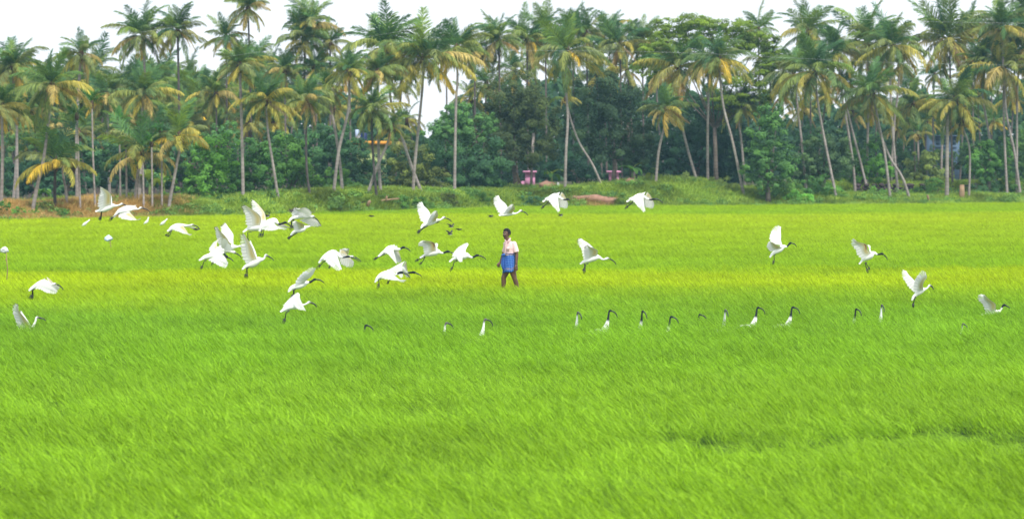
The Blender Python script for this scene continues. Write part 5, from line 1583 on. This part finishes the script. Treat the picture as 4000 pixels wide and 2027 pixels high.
# ibises standing in the rice
def standing(px, py, D, yaw, black, neck_len, label, zoff=0.0):
    neck_len += 0.15
    D *= 1.032
    zh_ = CAMZ - (py - HOR) * D / F - .035
    neck_len = max(neck_len, zh_ - .38)
    zh = CAMZ - (py - HOR) * D / F - .035
    c = P(px, py, D)
    org = Vector((c.x, c.y, 0))
    root = empty('ibis', org)
    ry = Matrix.Rotation(yaw, 3, 'Z')
    def T(x, z, y=0): return ry @ Vector((x, y, 0)) + Vector((0, 0, z))
    hz = zh
    chain = [(-.50, hz - .33 - neck_len, .012), (-.42, hz - .30 - neck_len, .035), (-.32, hz - .28 - neck_len, .075), (-.22, hz - .27 - neck_len, .095), (-.13, hz - .24 - neck_len, .085),
             (-.070, hz - .16 - neck_len * .7, .046), (-.040, hz - .09 - neck_len * .35, .023), (-.026, hz - .032, .016), (-.004, hz + .004, .023), (.026, hz - .006, .015)]
    A = crom([(a[0], a[1], a[2]) for a in chain], 40)
    b = MB()
    cols = []
    for i, a in enumerate(A):
        t = i / 39
        tb = .70 if black else .86
        k = min(max((t - tb) / .05, 0), 1)
        hc = BLACK if black else GREYH
        cols.append(WHITE * (1 - k) + hc * k)
    b.tube([T(a[0], a[1]) for a in A], [a[2] for a in A], 12, .85, cols, up=tuple(ry @ Vector((0, 1, 0))))
    b.build('body', M_plume, root, True, True)
    bl = MB()
    q = crom([(.028, hz - .006), (.066, hz - .018), (.100, hz - .046), (.124, hz - .090), (.132, hz - .125)], 12)
    bl.tube([T(a[0], a[1]) for a in q], [.0145 * (1 - .5 * i / 11) for i in range(12)], 8, 1.0, up=tuple(ry @ Vector((0, 1, 0))))
    bl.build('bill', M_skin_black, root, True)
    for sd in (-1, 1):
        w = MB()
        w.ellipsoid(T(-.30, hz - .265 - neck_len, sd * .062), (.20, .03, .085), 12, 8, WHITE, (ry @ Matrix.Rotation(-.22, 3, 'Y')))
        w.build('wing', M_plume, root, True, True)
        lg = MB()
        lg.tube([T(-.26, hz - .33 - neck_len, sd * .03), T(-.28, max(hz - .45 - neck_len, .12), sd * .03), T(-.25, .02, sd * .03)], [.014, .008, .007], 6)
        for k in (-.5, 0, .5):
            lg.tube([T(-.25, .02, sd * .03), T(-.18, .008, sd * .03 + k * .06)], [.006, .003], 5)
        lg.build('leg', M_skin_black, root, True)
    tag(root, label, 'bird', 'ibises standing in the rice')
ST = [(1431,1264,45.2,.05,True,0,'black-headed ibis deep in the rice, leftmost of the standing ones, only neck and bill'),
 (1745,1255,45.4,.0,False,.0,'standing ibis with white neck, second from the left of those in the rice'),
 (1897,1241,45,.05,False,.02,'standing ibis with long white neck and white breast, third from the left in the rice'),
 (2258,1214,46.6,-1.05,False,.05,'standing ibis with thin pale neck, bill to the viewer, right of and below the man'),
 (2384,1207,46.8,-.1,True,.02,'standing ibis with black neck and curved bill, white breast clear of the rice'),
 (2511,1210,46.8,-1.0,True,.03,'standing ibis facing the viewer with black head and white throat, sixth from the left'),
 (2623,1231,46.4,-.2,True,0,'ibis almost sunk in the rice, only a low black head right of the sixth'),
 (2735,1223,48.2,-.25,True,0,'ibis bent low with a black neck arch, second of the two nearly hidden'),
 (2834,1205,47.8,-1.25,False,.03,'standing ibis turned to the viewer with a thin grey-white neck, right of the hidden two'),
 (2962,1195,47.6,.0,True,.0,'standing ibis in profile with black neck, left of the two profile birds at the right'),
 (3098,1194,47.8,.05,True,.0,'standing ibis in profile with black neck, right of the two profile birds'),
 (3346,1201,48.6,-.9,True,.0,'standing ibis with short-looking bill and black neck under the falling ibis'),
 (3445,1186,48.8,-1.35,False,.05,'rightmost standing ibis, thin grey neck stretched straight up'),
 (3763,1259,46,-1.0,False,-.03,'small grey ibis head barely above the rice near the lower right')]
for a in ST: standing(*a)

# small far birds
M_dark = simple('dark_plumage', (0.05, 0.045, 0.045), .8, .3, 20)
M_wh = simple('white_plumage', (0.80, 0.81, 0.80), .8, .05, 5)
def egret(px, py, D, h, lab, tilt=.2):
    c = PG(px, py, 0.42) if D is None else P(px, py, D)
    D = c.y
    r = empty('egret', (c.x, c.y, 0))
    z0 = CAMZ - (py - HOR) * D / F
    b = MB()
    b.tube([(-.16, 0, z0), (-.05, 0, z0 + h * .25), (.02, 0, z0 + h * .45), (.04 + tilt * .3, 0, z0 + h * .8), (.06 + tilt * .4, 0, z0 + h)], [.02, .07, .06, .025, .03], 10)
    b.build('body', M_wh, r, True)
    q = MB(); q.tube([(.08 + tilt * .4, 0, z0 + h), (.2 + tilt * .4, 0, z0 + h - .02)], [.012, .003], 6); q.build('bill', simple('egret_bill', (.5, .3, .05)), r, True)
    for s in (-1, 1):
        l = MB(); l.tube([(0, s * .03, z0 + .1), (0, s * .03, .0)], .008, 5); l.build('leg', M_skin_black, r)
    tag(r, lab, 'bird', 'small white egrets far in the field')
egret(333, 884, 116, .30, 'tiny white egret crouching in the far rice under the first flying ibises', .35)
egret(574, 877, 119, .34, 'tiny white egret upright, left of the two thin ones in the far rice', .05)
egret(638, 880, 117, .30, 'tiny white egret leaning right above the lone gliding ibis', .3)
def swallow(px, py, D, sp, lab, up=.4, roll=0, belly=True):
    c = P(px, py, D)
    r = empty('swallow', c)
    b = MB(); b.tube([(-.13, 0, .01), (-.06, 0, 0), (0, 0, 0), (.07, 0, .01), (.10, 0, .012)], [.004, .018, .030, .020, .006], 8); b.build('body', M_dark, r, True)
    if belly:
        e = MB(); e.ellipsoid((.01, 0, -.012), (.055, .024, .022), 8, 6); e.build('belly', M_wh, r, True)
    for s in (-1, 1):
        w = MB()
        d = Vector((s * sp * .6 - .02, s * sp * .5, sp * up))
        a = Vector((.03, 0, .015)); t = Vector((-.04, 0, .015))
        m1 = a + d * .5 + Vector((.02, 0, .02)); m2 = t + d * .5
        e_ = a + d + Vector((-.07, 0, 0))
        th = Vector((0, .006, .0))
        V = [a - th, t - th, m2 - th, m1 - th, e_, a + th, t + th, m2 + th, m1 + th]
        w.add([tuple(v) for v in V], [(0,1,2,3),(8,7,6,5)], [(3,2,4),(4,7,8),(3,4,8)])
        w.build('wing', M_dark, r)
    tag(r, lab, 'bird', 'small dark birds over the field')
swallow(1763, 886, 92, .22, 'dark little bird with raised wings, upper left of the three near the man', .5)
swallow(1794, 897, 92, .22, 'dark little bird with level wings, right of the three near the man', .1, belly=False)
swallow(1758, 915, 90, .20, 'black and white little bird, lowest of the three near the man', .7)
swallow(1452, 845, 100, .22, 'small dark bird low over the field left of the climbing ibis', .1, belly=False)
swallow(1045, 845, 95, .20, 'small bird with pale belly between the raised rusty wings and the domed ibis', .4)
swallow(1706, 869, 88, .2, 'dark little bird just below the breast of the climbing ibis', .1, belly=False)
swallow(767, 897, 84, .2, 'dark blurred bird just below the bill of the lone gliding ibis', .15, belly=False)
swallow(1918, 846, 105, .18, 'faint small dark bird above left of the man', .3, belly=False)
swallow(2191, 842, 108, .16, 'faint small bird under the ibis with hardly any bill', .4, belly=True)
swallow(2608, 167, 130, .3, 'brownish bird before the left shoulder of the rain tree', .2, belly=False)
swallow(1428, 679, 138, .25, 'brown bird before the dark trees under the orange ledge', .2, belly=False)

# plastic bags tied up as scarecrows
def bag_on_stick(px, py, base_py, D, r, mat, lab, stick=True, seed=1, lean=.02):
    c = P(px, py, D)
    root = empty('scare_bag', (c.x, c.y, 0))
    z = c.z
    b = MB(); b.ellipsoid((0, 0, z), (r * 1.2, r * .8, r), 16, 12, None, None, .7, seed); b.build('bag', mat, root, True)
    if stick:
        s = MB(); s.tube([(r * .6, 0, z - r * .2), (r * .75 + lean, 0, z * .5), (r * .55, 0, 0)], [.010, .012, .014], 7); s.build('stick', M_wood, root, True)
        s2 = MB(); s2.tube([(r * .75, 0, z * .72), (r * .4, 0, z * .78), (r * .1, 0, z * .76)], [.006, .012, .003], 6); s2.build('twig', M_wood, root, True)
    tag(root, lab, 'bag')
bag_on_stick(17, 977, 1050, 66, .075, M_white, 'white plastic bag tied to a brown stick at the left picture edge', True, 2)
bag_on_stick(423, 932, 950, 88, .095, M_pbag, 'pale blue plastic bag lying in the rice at the left', True, 5)

# ------------------------------------------------------------------ the man
MD_ = 62.5
def mp(u, v, dy=0.0): return P(1900 + u / 4.835, 880 + v / 4.835, MD_ + dy)
man_org = mp(430, 1349, 0); man_org.z = 0.0
def ml(u, v, dy=0.0): return mp(u, v, dy) - man_org

def remesh_obj(name, mb, mat, parent, voxel, smooth=4):
    me = mb.mesh(name, [mat], True)
    o = bpy.data.objects.new(name + '_tmp', me); COL.objects.link(o)
    rm = o.modifiers.new('r', 'REMESH'); rm.mode = 'VOXEL'; rm.voxel_size = voxel; rm.use_smooth_shade = True
    if smooth:
        sm = o.modifiers.new('s', 'SMOOTH'); sm.iterations = smooth; sm.factor = 0.5
    dg = bpy.context.evaluated_depsgraph_get()
    ev = o.evaluated_get(dg)
    m2 = bpy.data.meshes.new_from_object(ev, depsgraph=dg)
    m2.name = name
    bpy.data.objects.remove(o)
    m2.materials.clear(); m2.materials.append(mat)
    m2.polygons.foreach_set('use_smooth', np.ones(len(m2.polygons), bool))
    return link(name, m2, parent)

M_skin = simple('dark_brown_skin', (0.13, 0.065, 0.042), 0.5, 0.18, 14, 0.45)
M_hair = simple('black_hair', (0.008, 0.008, 0.009), 0.7, 0.3, 60, 0.3, bump=.6)
M_shirt = simple('pale_pink_cotton', (0.82, 0.56, 0.57), 0.85, 0.07, 9, 0.15, bump=.15)
M_button = simple('shirt_button', (0.85, 0.8, 0.78), .4)
M_eyew = simple('eye_white', (0.55, 0.5, 0.45), .3)
M_lip = simple('lips', (0.10, 0.04, 0.035), .5)

def lungi_mat():
    m, n, l, b = new_mat('blue_checked_cotton')
    b.inputs['Roughness'].default_value = .85
    tc = n.new('ShaderNodeTexCoord'); sp = n.new('ShaderNodeSeparateXYZ')
    uv = n.new('ShaderNodeAttribute'); uv.attribute_name = 'Col'     # r = round the cloth, g = down the cloth
    l.new(uv.outputs['Color'], sp.inputs[0])
    def stripe(sock, k, w, ph=0.0):
        mu = n.new('ShaderNodeMath'); mu.operation = 'MULTIPLY_ADD'; mu.inputs[1].default_value = k; mu.inputs[2].default_value = ph
        l.new(sock, mu.inputs[0])
        fr = n.new('ShaderNodeMath'); fr.operation = 'FRACT'; l.new(mu.outputs[0], fr.inputs[0])
        lt = n.new('ShaderNodeMath'); lt.operation = 'LESS_THAN'; lt.inputs[1].default_value = w; l.new(fr.outputs[0], lt.inputs[0])
        return lt.outputs[0]
    a = stripe(sp.outputs[0], 22, .12); a2 = stripe(sp.outputs[0], 22, .08, .4)
    c = stripe(sp.outputs[1], 11, .12); c2 = stripe(sp.outputs[1], 11, .08, .45)
    mx1 = n.new('ShaderNodeMath'); mx1.operation = 'MAXIMUM'; l.new(a, mx1.inputs[0]); l.new(c, mx1.inputs[1])
    mx2 = n.new('ShaderNodeMath'); mx2.operation = 'MAXIMUM'; l.new(a2, mx2.inputs[0]); l.new(c2, mx2.inputs[1])
    ra = n.new('ShaderNodeMix'); ra.data_type = 'RGBA'; ra.inputs[6].default_value = (0.012, 0.085, 0.42, 1); ra.inputs[7].default_value = (0.16, 0.36, 0.72, 1)
    l.new(mx1.outputs[0], ra.inputs[0])
    rb = n.new('ShaderNodeMix'); rb.data_type = 'RGBA'; rb.inputs[7].default_value = (0.01, 0.04, 0.2, 1)
    l.new(mx2.outputs[0], rb.inputs[0]); l.new(ra.outputs[2], rb.inputs[6])
    # brownish worked border near the hem
    mr = n.new('ShaderNodeMapRange'); mr.inputs[1].default_value = .775; mr.inputs[2].default_value = .785; l.new(sp.outputs[1], mr.inputs[0])
    mr2 = n.new('ShaderNodeMapRange'); mr2.inputs[1].default_value = .875; mr2.inputs[2].default_value = .865; l.new(sp.outputs[1], mr2.inputs[0])
    no = n.new('ShaderNodeTexNoise'); no.inputs['Scale'].default_value = 40; l.new(tc.outputs['Object'], no.inputs['Vector'])
    gt = n.new('ShaderNodeMath'); gt.operation = 'GREATER_THAN'; gt.inputs[1].default_value = .48; l.new(no.outputs['Fac'], gt.inputs[0])
    mm = n.new('ShaderNodeMath'); mm.operation = 'MULTIPLY'; l.new(mr.outputs[0], mm.inputs[0]); l.new(mr2.outputs[0], mm.inputs[1])
    mm2 = n.new('ShaderNodeMath'); mm2.operation = 'MULTIPLY'; l.new(mm.outputs[0], mm2.inputs[0]); l.new(gt.outputs[0], mm2.inputs[1])
    rc = n.new('ShaderNodeMix'); rc.data_type = 'RGBA'; rc.inputs[7].default_value = (0.25, 0.20, 0.22, 1)
    l.new(mm2.outputs[0], rc.inputs[0]); l.new(rb.outputs[2], rc.inputs[6])
    l.new(rc.outputs[2], b.inputs['Base Color'])
    return m
M_lungi = lungi_mat()

def man():
    root = empty('person', man_org)
    tag(root, 'man in a pale pink shirt and folded blue checked lungi striding barefoot through the rice', 'person')
    S = MB()
    def cap(a, ra, b, rb, n=5, lat=1.0):
        a, b = Vector(a), Vector(b)
        d = b - a
        pts, rr = [], []
        for t, k in ((-.98, .15), (-.8, .6), (-.45, .89)):
            pts.append(a + d.normalized() * ra * t); rr.append(ra * k)
        for i in range(n + 1):
            t = i / n; pts.append(a + d * t); rr.append(ra + (rb - ra) * t)
        for t, k in ((.45, .89), (.8, .6), (.98, .15)):
            pts.append(b + d.normalized() * rb * t); rr.append(rb * k)
        S.tube(pts, rr, 14, lat)
    def chain(pts, rr):
        for i in range(len(pts) - 1): cap(pts[i], rr[i], pts[i+1], rr[i+1])
    # torso and hips
    S.ellipsoid(ml(440, 800), (.135, .11, .12), 20, 14)
    S.ellipsoid(ml(438, 640), (.125, .10, .16), 20, 14)
    S.ellipsoid(ml(448, 450), (.140, .105, .19), 20, 14)
    cap(ml(400, 350, .05), .05, ml(505, 352, -.05), .05)
    cap(ml(412, 330, .0), .062, ml(392, 255, .0), .054)
    # head: looks to the left and towards the camera
    hd = ml(378, 165)
    rot = Matrix.Rotation(R(-38), 3, 'Z')        # local -X is the way the face looks
    def H(x, y, z): return hd + rot.transposed() @ Vector((x, y, z)) if False else hd + Matrix.Rotation(R(52), 3, 'Z') @ Vector((x, y, z))
    RH = Matrix.Rotation(R(52), 3, 'Z')
    def he(c, r, tilt=0): S.ellipsoid(H(*c), r, 18, 14, None, RH @ Matrix.Rotation(tilt, 3, 'Y'))
    he((.010, 0, .018), (.098, .078, .100))
    he((-.028, 0, -.040), (.066, .060, .082))
    he((-.052, 0, -.098), (.034, .032, .028))     # chin
    he((-.040, .032, -.060), (.030, .022, .034)); he((-.040, -.032, -.060), (.030, .022, .034))   # jaw
    he((-.074, 0, .022), (.018, .052, .013))      # brow
    he((-.066, .038, -.018), (.022, .022, .020)); he((-.066, -.038, -.018), (.022, .022, .020))    # cheeks
    he((-.096, 0, -.010), (.013, .011, .030), .25); he((-.103, 0, -.028), (.015, .019, .012))      # nose
    he((-.086, 0, -.060), (.014, .026, .012))     # mouth
    for s in (-1, 1): he((.012, s * .080, -.008), (.020, .009, .032))
    # arms
    sh1, el1, wr1 = ml(536, 375, -.07), ml(574, 560, -.09), ml(566, 722, -.14)
    chain([sh1, el1, wr1], [.050, .043, .029])
    cap(el1.lerp(wr1, .2), .044, el1.lerp(wr1, .6), .036)
    sh2, el2, wr2 = ml(374, 375, .08), ml(318, 555, .17), ml(262, 700, .10)
    chain([sh2, el2, wr2], [.050, .042, .028])
    cap(el2.lerp(wr2, .2), .042, el2.lerp(wr2, .6), .034)
    def hand(wr, palm, tips, thumb):
        wr, palm = Vector(wr), Vector(palm)
        d = palm - wr
        S.tube([wr, wr + d * .4, palm, palm + d * .25], [.027, .036, .040, .030], 12, .55)
        ax = (Vector(tips[-1]) - Vector(tips[0])).normalized()
        for i, t in enumerate(tips):
            t = Vector(t)
            b0 = palm + ax * (-.030 + .020 * i)
            mid = b0.lerp(t, .5) + Vector((.006, -.008, 0))
            S.tube([b0 - d * .3, b0, mid, t, t + (t - mid) * .12], [.0105, .0105, .0098, .0085, .003], 8)
        t0 = wr + d * .45
        S.tube([t0, t0.lerp(Vector(thumb), .5) + Vector((0, -.008, 0)), Vector(thumb)], [.014, .012, .008], 8)
    hand(wr1, ml(562, 775, -.15), [ml(535, 850, -.17), ml(553, 862, -.16), ml(570, 866, -.15), ml(588, 852, -.14)], ml(532, 815, -.19))
    hand(wr2, ml(226, 742, .06), [ml(200, 778, .02), ml(215, 795, .04), ml(233, 800, .06), ml(250, 795, .08)], ml(193, 745, .02))
    # legs; the left one in the picture strides forward
    chain([ml(408, 810, .03), ml(325, 985, .0), ml(322, 1150, .02), ml(330, 1290, .05)], [.092, .060, .050, .036])
    cap(ml(330, 1040, .02), .058, ml(326, 1110, .03), .054)
    chain([ml(478, 810, -.03), ml(532, 1005, -.05), ml(578, 1150, -.02), ml(612, 1290, .02)], [.095, .058, .050, .036])
    cap(ml(552, 1050, -.03), .057, ml(568, 1110, -.02), .053)
    for ank, toe in ((ml(330, 1305, .05), ml(262, 1338, .02)), (ml(612, 1300, .02), ml(560, 1340, -.02))):
        cap(ank, .036, ank.lerp(toe, .55) - Vector((0, 0, .01)), .034)
        cap(ank.lerp(toe, .5) - Vector((0, 0, .01)), .034, toe, .020)
        for i in range(5):
            dd = (toe - ank).normalized(); sd = Vector((-dd.y, dd.x, 0)).normalized() if abs(dd.x) > .01 else Vector((0, 1, 0))
            c0 = toe + sd * (-.032 + .016 * i)
            cap(c0, .010, c0 + dd * (.035 - .004 * i), .008)
    remesh_obj('body', S, M_skin, root, .0062, 3)
    # eyes, brows, moustache
    for s in (-1, 1):
        e = MB(); e.ellipsoid(H(-.079, s * .030, .000), (.010, .013, .009), 12, 8, None, RH)
        eo = e.build('eye', M_eyew, root, True)
        e = MB(); e.ellipsoid(H(-.0885, s * .030, .000), (.0035, .006, .006), 10, 6, None, RH)
        e.build('iris', M_hair, eo, True)
        e = MB(); e.tube([H(-.090, s * .014, .022), H(-.091, s * .032, .029), H(-.080, s * .050, .022)], [.004, .006, .003], 6)
        e.build('eyebrow', M_hair, root, True)
    e = MB(); e.tube([H(-.080, -.036, -.056), H(-.099, -.016, -.044), H(-.103, 0, -.042), H(-.099, .016, -.044), H(-.080, .036, -.056)], [.005, .009, .008, .009, .005], 8)
    e.build('moustache', M_hair, root, True)
    e = MB(); e.tube([H(-.086, -.024, -.066), H(-.101, 0, -.064), H(-.086, .024, -.066)], [.003, .006, .003], 7); e.build('lips', M_lip, root, True)
    # hair: a short curly cap
    hm = MB()
    hr = random.Random(3)
    for k in range(260):
        th = hr.uniform(0, 6.283); ph = math.acos(hr.uniform(-.35, 1))
        d = Vector((math.sin(ph) * math.cos(th), math.sin(ph) * math.sin(th), math.cos(ph)))
        face = d.x < -.35 and d.z < .62
        if face or (d.z < -.1 and d.x < .1): continue
        hm.ellipsoid(H(.012 + d.x * .099, d.y * .080, .024 + d.z * .104), (.019, .019, .019), 7, 5)
    hm.ellipsoid(H(.022, 0, .035), (.098, .081, .100), 18, 12, None, RH)
    remesh_obj('hair', hm, M_hair, root, .006, 1)

    # shirt
    T = MB()
    def ring(c, rx, ry, n=28, wob=0, seed=0, rotz=0):
        vs = []
        for i in range(n):
            a = 2 * math.pi * i / n
            k = 1 + wob * math.sin(a * 5 + seed) + wob * .6 * math.sin(a * 9 + seed * 2.3)
            x, y = math.cos(a) * rx * k, math.sin(a) * ry * k
            vs.append((c.x + x * math.cos(rotz) - y * math.sin(rotz), c.y + x * math.sin(rotz) + y * math.cos(rotz), c.z))
        return vs
    def loft(B, rings, n=28, caps=True, cols=None):
        vs = [p for r_ in rings for p in r_]
        q = []
        for j in range(len(rings) - 1):
            for i in range(n):
                i2 = (i + 1) % n
                q.append((j*n+i, j*n+i2, (j+1)*n+i2, (j+1)*n+i))
        t = []
        if caps:
            c0 = tuple(np.mean(rings[0], axis=0)); c1 = tuple(np.mean(rings[-1], axis=0))
            vs += [c0, c1]; m = len(rings)
            for i in range(n):
                i2 = (i+1) % n
                t.append((m*n, i2, i)); t.append((m*n+1, (m-1)*n+i, (m-1)*n+i2))
        B.add(vs, q, t, cols)
    u2m = MD_ / F / 4.835
    rows = [(292, 408, 44, .075, 0), (312, 420, 80, .105, .01), (335, 440, 122, .125, .01), (380, 448, 128, .135, .01), (430, 446, 124, .140, .012), (480, 442, 116, .135, .02), (520, 440, 112, .135, .025), (548, 436, 113, .135, .02), (566, 432, 112, .13, .02)]
    loft(T, [ring(ml(c, v), w * u2m, ry, 36, wob, v * .05, R(18)) for (v, c, w, ry, wob) in rows], 36)
    def sleeve(a, b, ra, rb):
        a, b = Vector(a), Vector(b)
        T.tube([a - (b - a) * .18, a, a.lerp(b, .5), b, b + (b - a) * .02], [ra * .55, ra, (ra + rb) * .51, rb, rb * .9], 18)
    T.ellipsoid(ml(518, 352, -.06), (.072, .07, .066), 16, 12); T.ellipsoid(ml(392, 352, .06), (.066, .066, .062), 16, 12)
    sleeve(ml(520, 348, -.06), ml(564, 508, -.085), .066, .073)
    sleeve(ml(392, 350, .07), ml(345, 500, .15), .064, .070)
    so = remesh_obj('shirt', T, M_shirt, root, .007, 2)
    # collar, placket, buttons, pocket as pieces of the shirt
    c = MB()
    nk = ml(404, 296)
    for s in (-1, 1):
        a = ml(376, 338, -.135) if s < 0 else ml(392, 338, -.15)
    def slab(B, pts, th):
        pts = [Vector(p) for p in pts]
        nrm = (pts[1] - pts[0]).cross(pts[2] - pts[0]).normalized() * th
        n = len(pts)
        vs = [tuple(p - nrm) for p in pts] + [tuple(p + nrm) for p in pts]
        q = [tuple(range(n))[::-1], tuple(range(n, 2 * n))] if n == 4 else []
        t = [] if n == 4 else [(2, 1, 0), (3, 4, 5)]
        for i in range(n):
            j = (i + 1) % n
            q.append((i, j, n + j, n + i))
        B.add(vs, q, t)
    slab(c, [ml(345, 268, -.05), ml(352, 318, -.125), ml(378, 318, -.15), ml(366, 275, -.09)], .006); c.build('collar', M_shirt, so)
    c = MB(); slab(c, [ml(452, 225, -.04), ml(390, 308, -.15), ml(425, 318, -.16), ml(462, 268, -.10)], .006); c.build('collar', M_shirt, so)
    c = MB(); c.tube([ml(377, 322, -.15), ml(362, 400, -.155), ml(357, 480, -.15), ml(360, 552, -.145)], [.009, .010, .010, .010], 6, .5); c.build('placket', M_shirt, so)
    for v in (350, 405, 460, 515):
        c = MB(); c.ellipsoid(ml(np.interp(v, [322, 400, 480, 552], [377, 362, 357, 360]), v, -.165), (.006, .004, .006), 8, 5); c.build('button', M_button, so, True)
    c = MB(); slab(c, [ml(375, 415, -.168), ml(435, 402, -.166), ml(437, 465, -.166), ml(378, 475, -.166)], .004); c.build('pocket', M_shirt, so)
    # lungi, doubled up above the knee
    L = MB()
    rings, cols = [], []
    N = 72; M_ = 15
    for j in range(M_):
        t = j / (M_ - 1)
        v = 530 + t * 338
        cu = np.interp(t, [0, .3, .7, 1], [440, 438, 428, 424])
        hw = np.interp(t, [0, .3, .7, 1], [104, 108, 116, 122]) * u2m
        hd_ = np.interp(t, [0, .4, 1], [.125, .145, .155])
        cc = ml(cu, v)
        rg = []
        for i in range(N):
            a = 2 * math.pi * i / N
            k = 1 + (.012 + .03 * t) * math.sin(a * 7 + t * 2) + .014 * t * math.sin(a * 15 + 1) + .02 * math.sin(a * 3 + t * 5)
            x, y = math.cos(a) * hw * k, math.sin(a) * hd_ * k
            z = cc.z + (.03 * t * math.cos(a - .6)) - .012 * t * math.sin(a * 4)
            rg.append((cc.x + x, cc.y + y, z))
            cols.append((i / N if i < N / 2 else 1 - i / N + 0.0, t, 0))
        rings.append(rg)
    inner = []
    for j in (M_ - 1, M_ - 5):
        inner.append([(p[0] * .94 + .06 * ml(430, 860).x, p[1] * .94 + .06 * ml(430, 860).y, p[2] + (.0 if j == M_ - 1 else 0)) for p in rings[j]])
        cols += [(.01, .99, 0)] * N
    rings += inner
    loft(L, rings, N, False, cols)
    lo = L.build('lungi', M_lungi, root, True, True)
    w = MB(); rr_ = ring(ml(441, 536), 108 * u2m, .132, 36, .01, 1)
    w.tube([Vector(p) for p in rr_] + [Vector(rr_[0])], [.016] * 37, 8, .7, [(.3, .2, 0)] * 37, up=(0, 0, 1)); w.build('waist_roll', M_lungi, lo, True, True)
    k = MB()
    k.tube([ml(352, 548, -.12), ml(330, 556, -.15), ml(305, 562, -.15), ml(282, 570, -.13)], [.022, .030, .024, .012], 12, 1, [(.05, .1, 0), (.2, .2, 0), (.3, .3, 0), (.45, .35, 0)])
    k.build('knot', M_lungi, lo, True, True)
    f = MB()
    vs, cs = [], []
    NU, NV = 9, 12
    for j in range(NV):
        t = j / (NV - 1)
        v = 565 + t * 298
        xa = np.interp(t, [0, .25, .6, 1], [300, 288, 272, 312]); xb = np.interp(t, [0, .3, .7, 1], [338, 346, 330, 334])
        for i in range(NU):
            s_ = i / (NU - 1)
            vs.append(ml(xa + (xb - xa) * s_, v + 8 * math.sin(s_ * 9), -.12 - .025 * math.sin(s_ * 11 + t * 3) - .03 * (1 - abs(2 * s_ - 1))))
            cs.append((s_ * .25, t * .75, 0))
    nv0 = len(vs)
    for p in list(vs): 
        vs.append(p + Vector((0, .02, 0))); cs.append((.01, .6, 0))
    q = []
    for j in range(NV - 1):
        for i in range(NU - 1):
            a = j * NU + i
            q.append((a, a+1, a+1+NU, a+NU)); q.append((nv0+a, nv0+a+NU, nv0+a+1+NU, nv0+a+1))
    for j in range(NV - 1):
        a = j * NU; q.append((a, a+NU, nv0+a+NU, nv0+a)); a = j * NU + NU - 1; q.append((a, nv0+a, nv0+a+NU, a+NU))
    for i in range(NU - 1):
        a = (NV-1) * NU + i; q.append((a, a+1, nv0+a+1, nv0+a))
    f.add([tuple(p) for p in vs], q, None, cs)
    f.build('hanging_fold', M_lungi, lo, True, True)
man()

# ------------------------------------------------------------------ air
def haze():
    b = MB(); b.box(-260, 260, -6, 300, -1.2, 24)
    m = bpy.data.materials.new('haze_air'); m.use_nodes = True
    n, l = m.node_tree.nodes, m.node_tree.links
    n.clear()
    out = n.new('ShaderNodeOutputMaterial'); v = n.new('ShaderNodeVolumePrincipled')
    v.inputs['Color'].default_value = (0.45, 0.78, 1.0, 1)
    v.inputs['Density'].default_value = 0.00034
    v.inputs['Anisotropy'].default_value = 0.2
    l.new(v.outputs[0], out.inputs['Volume'])
    o = b.build('haze', m)
    tag(o, 'thin bluish haze over field and grove', kind='stuff')
haze()
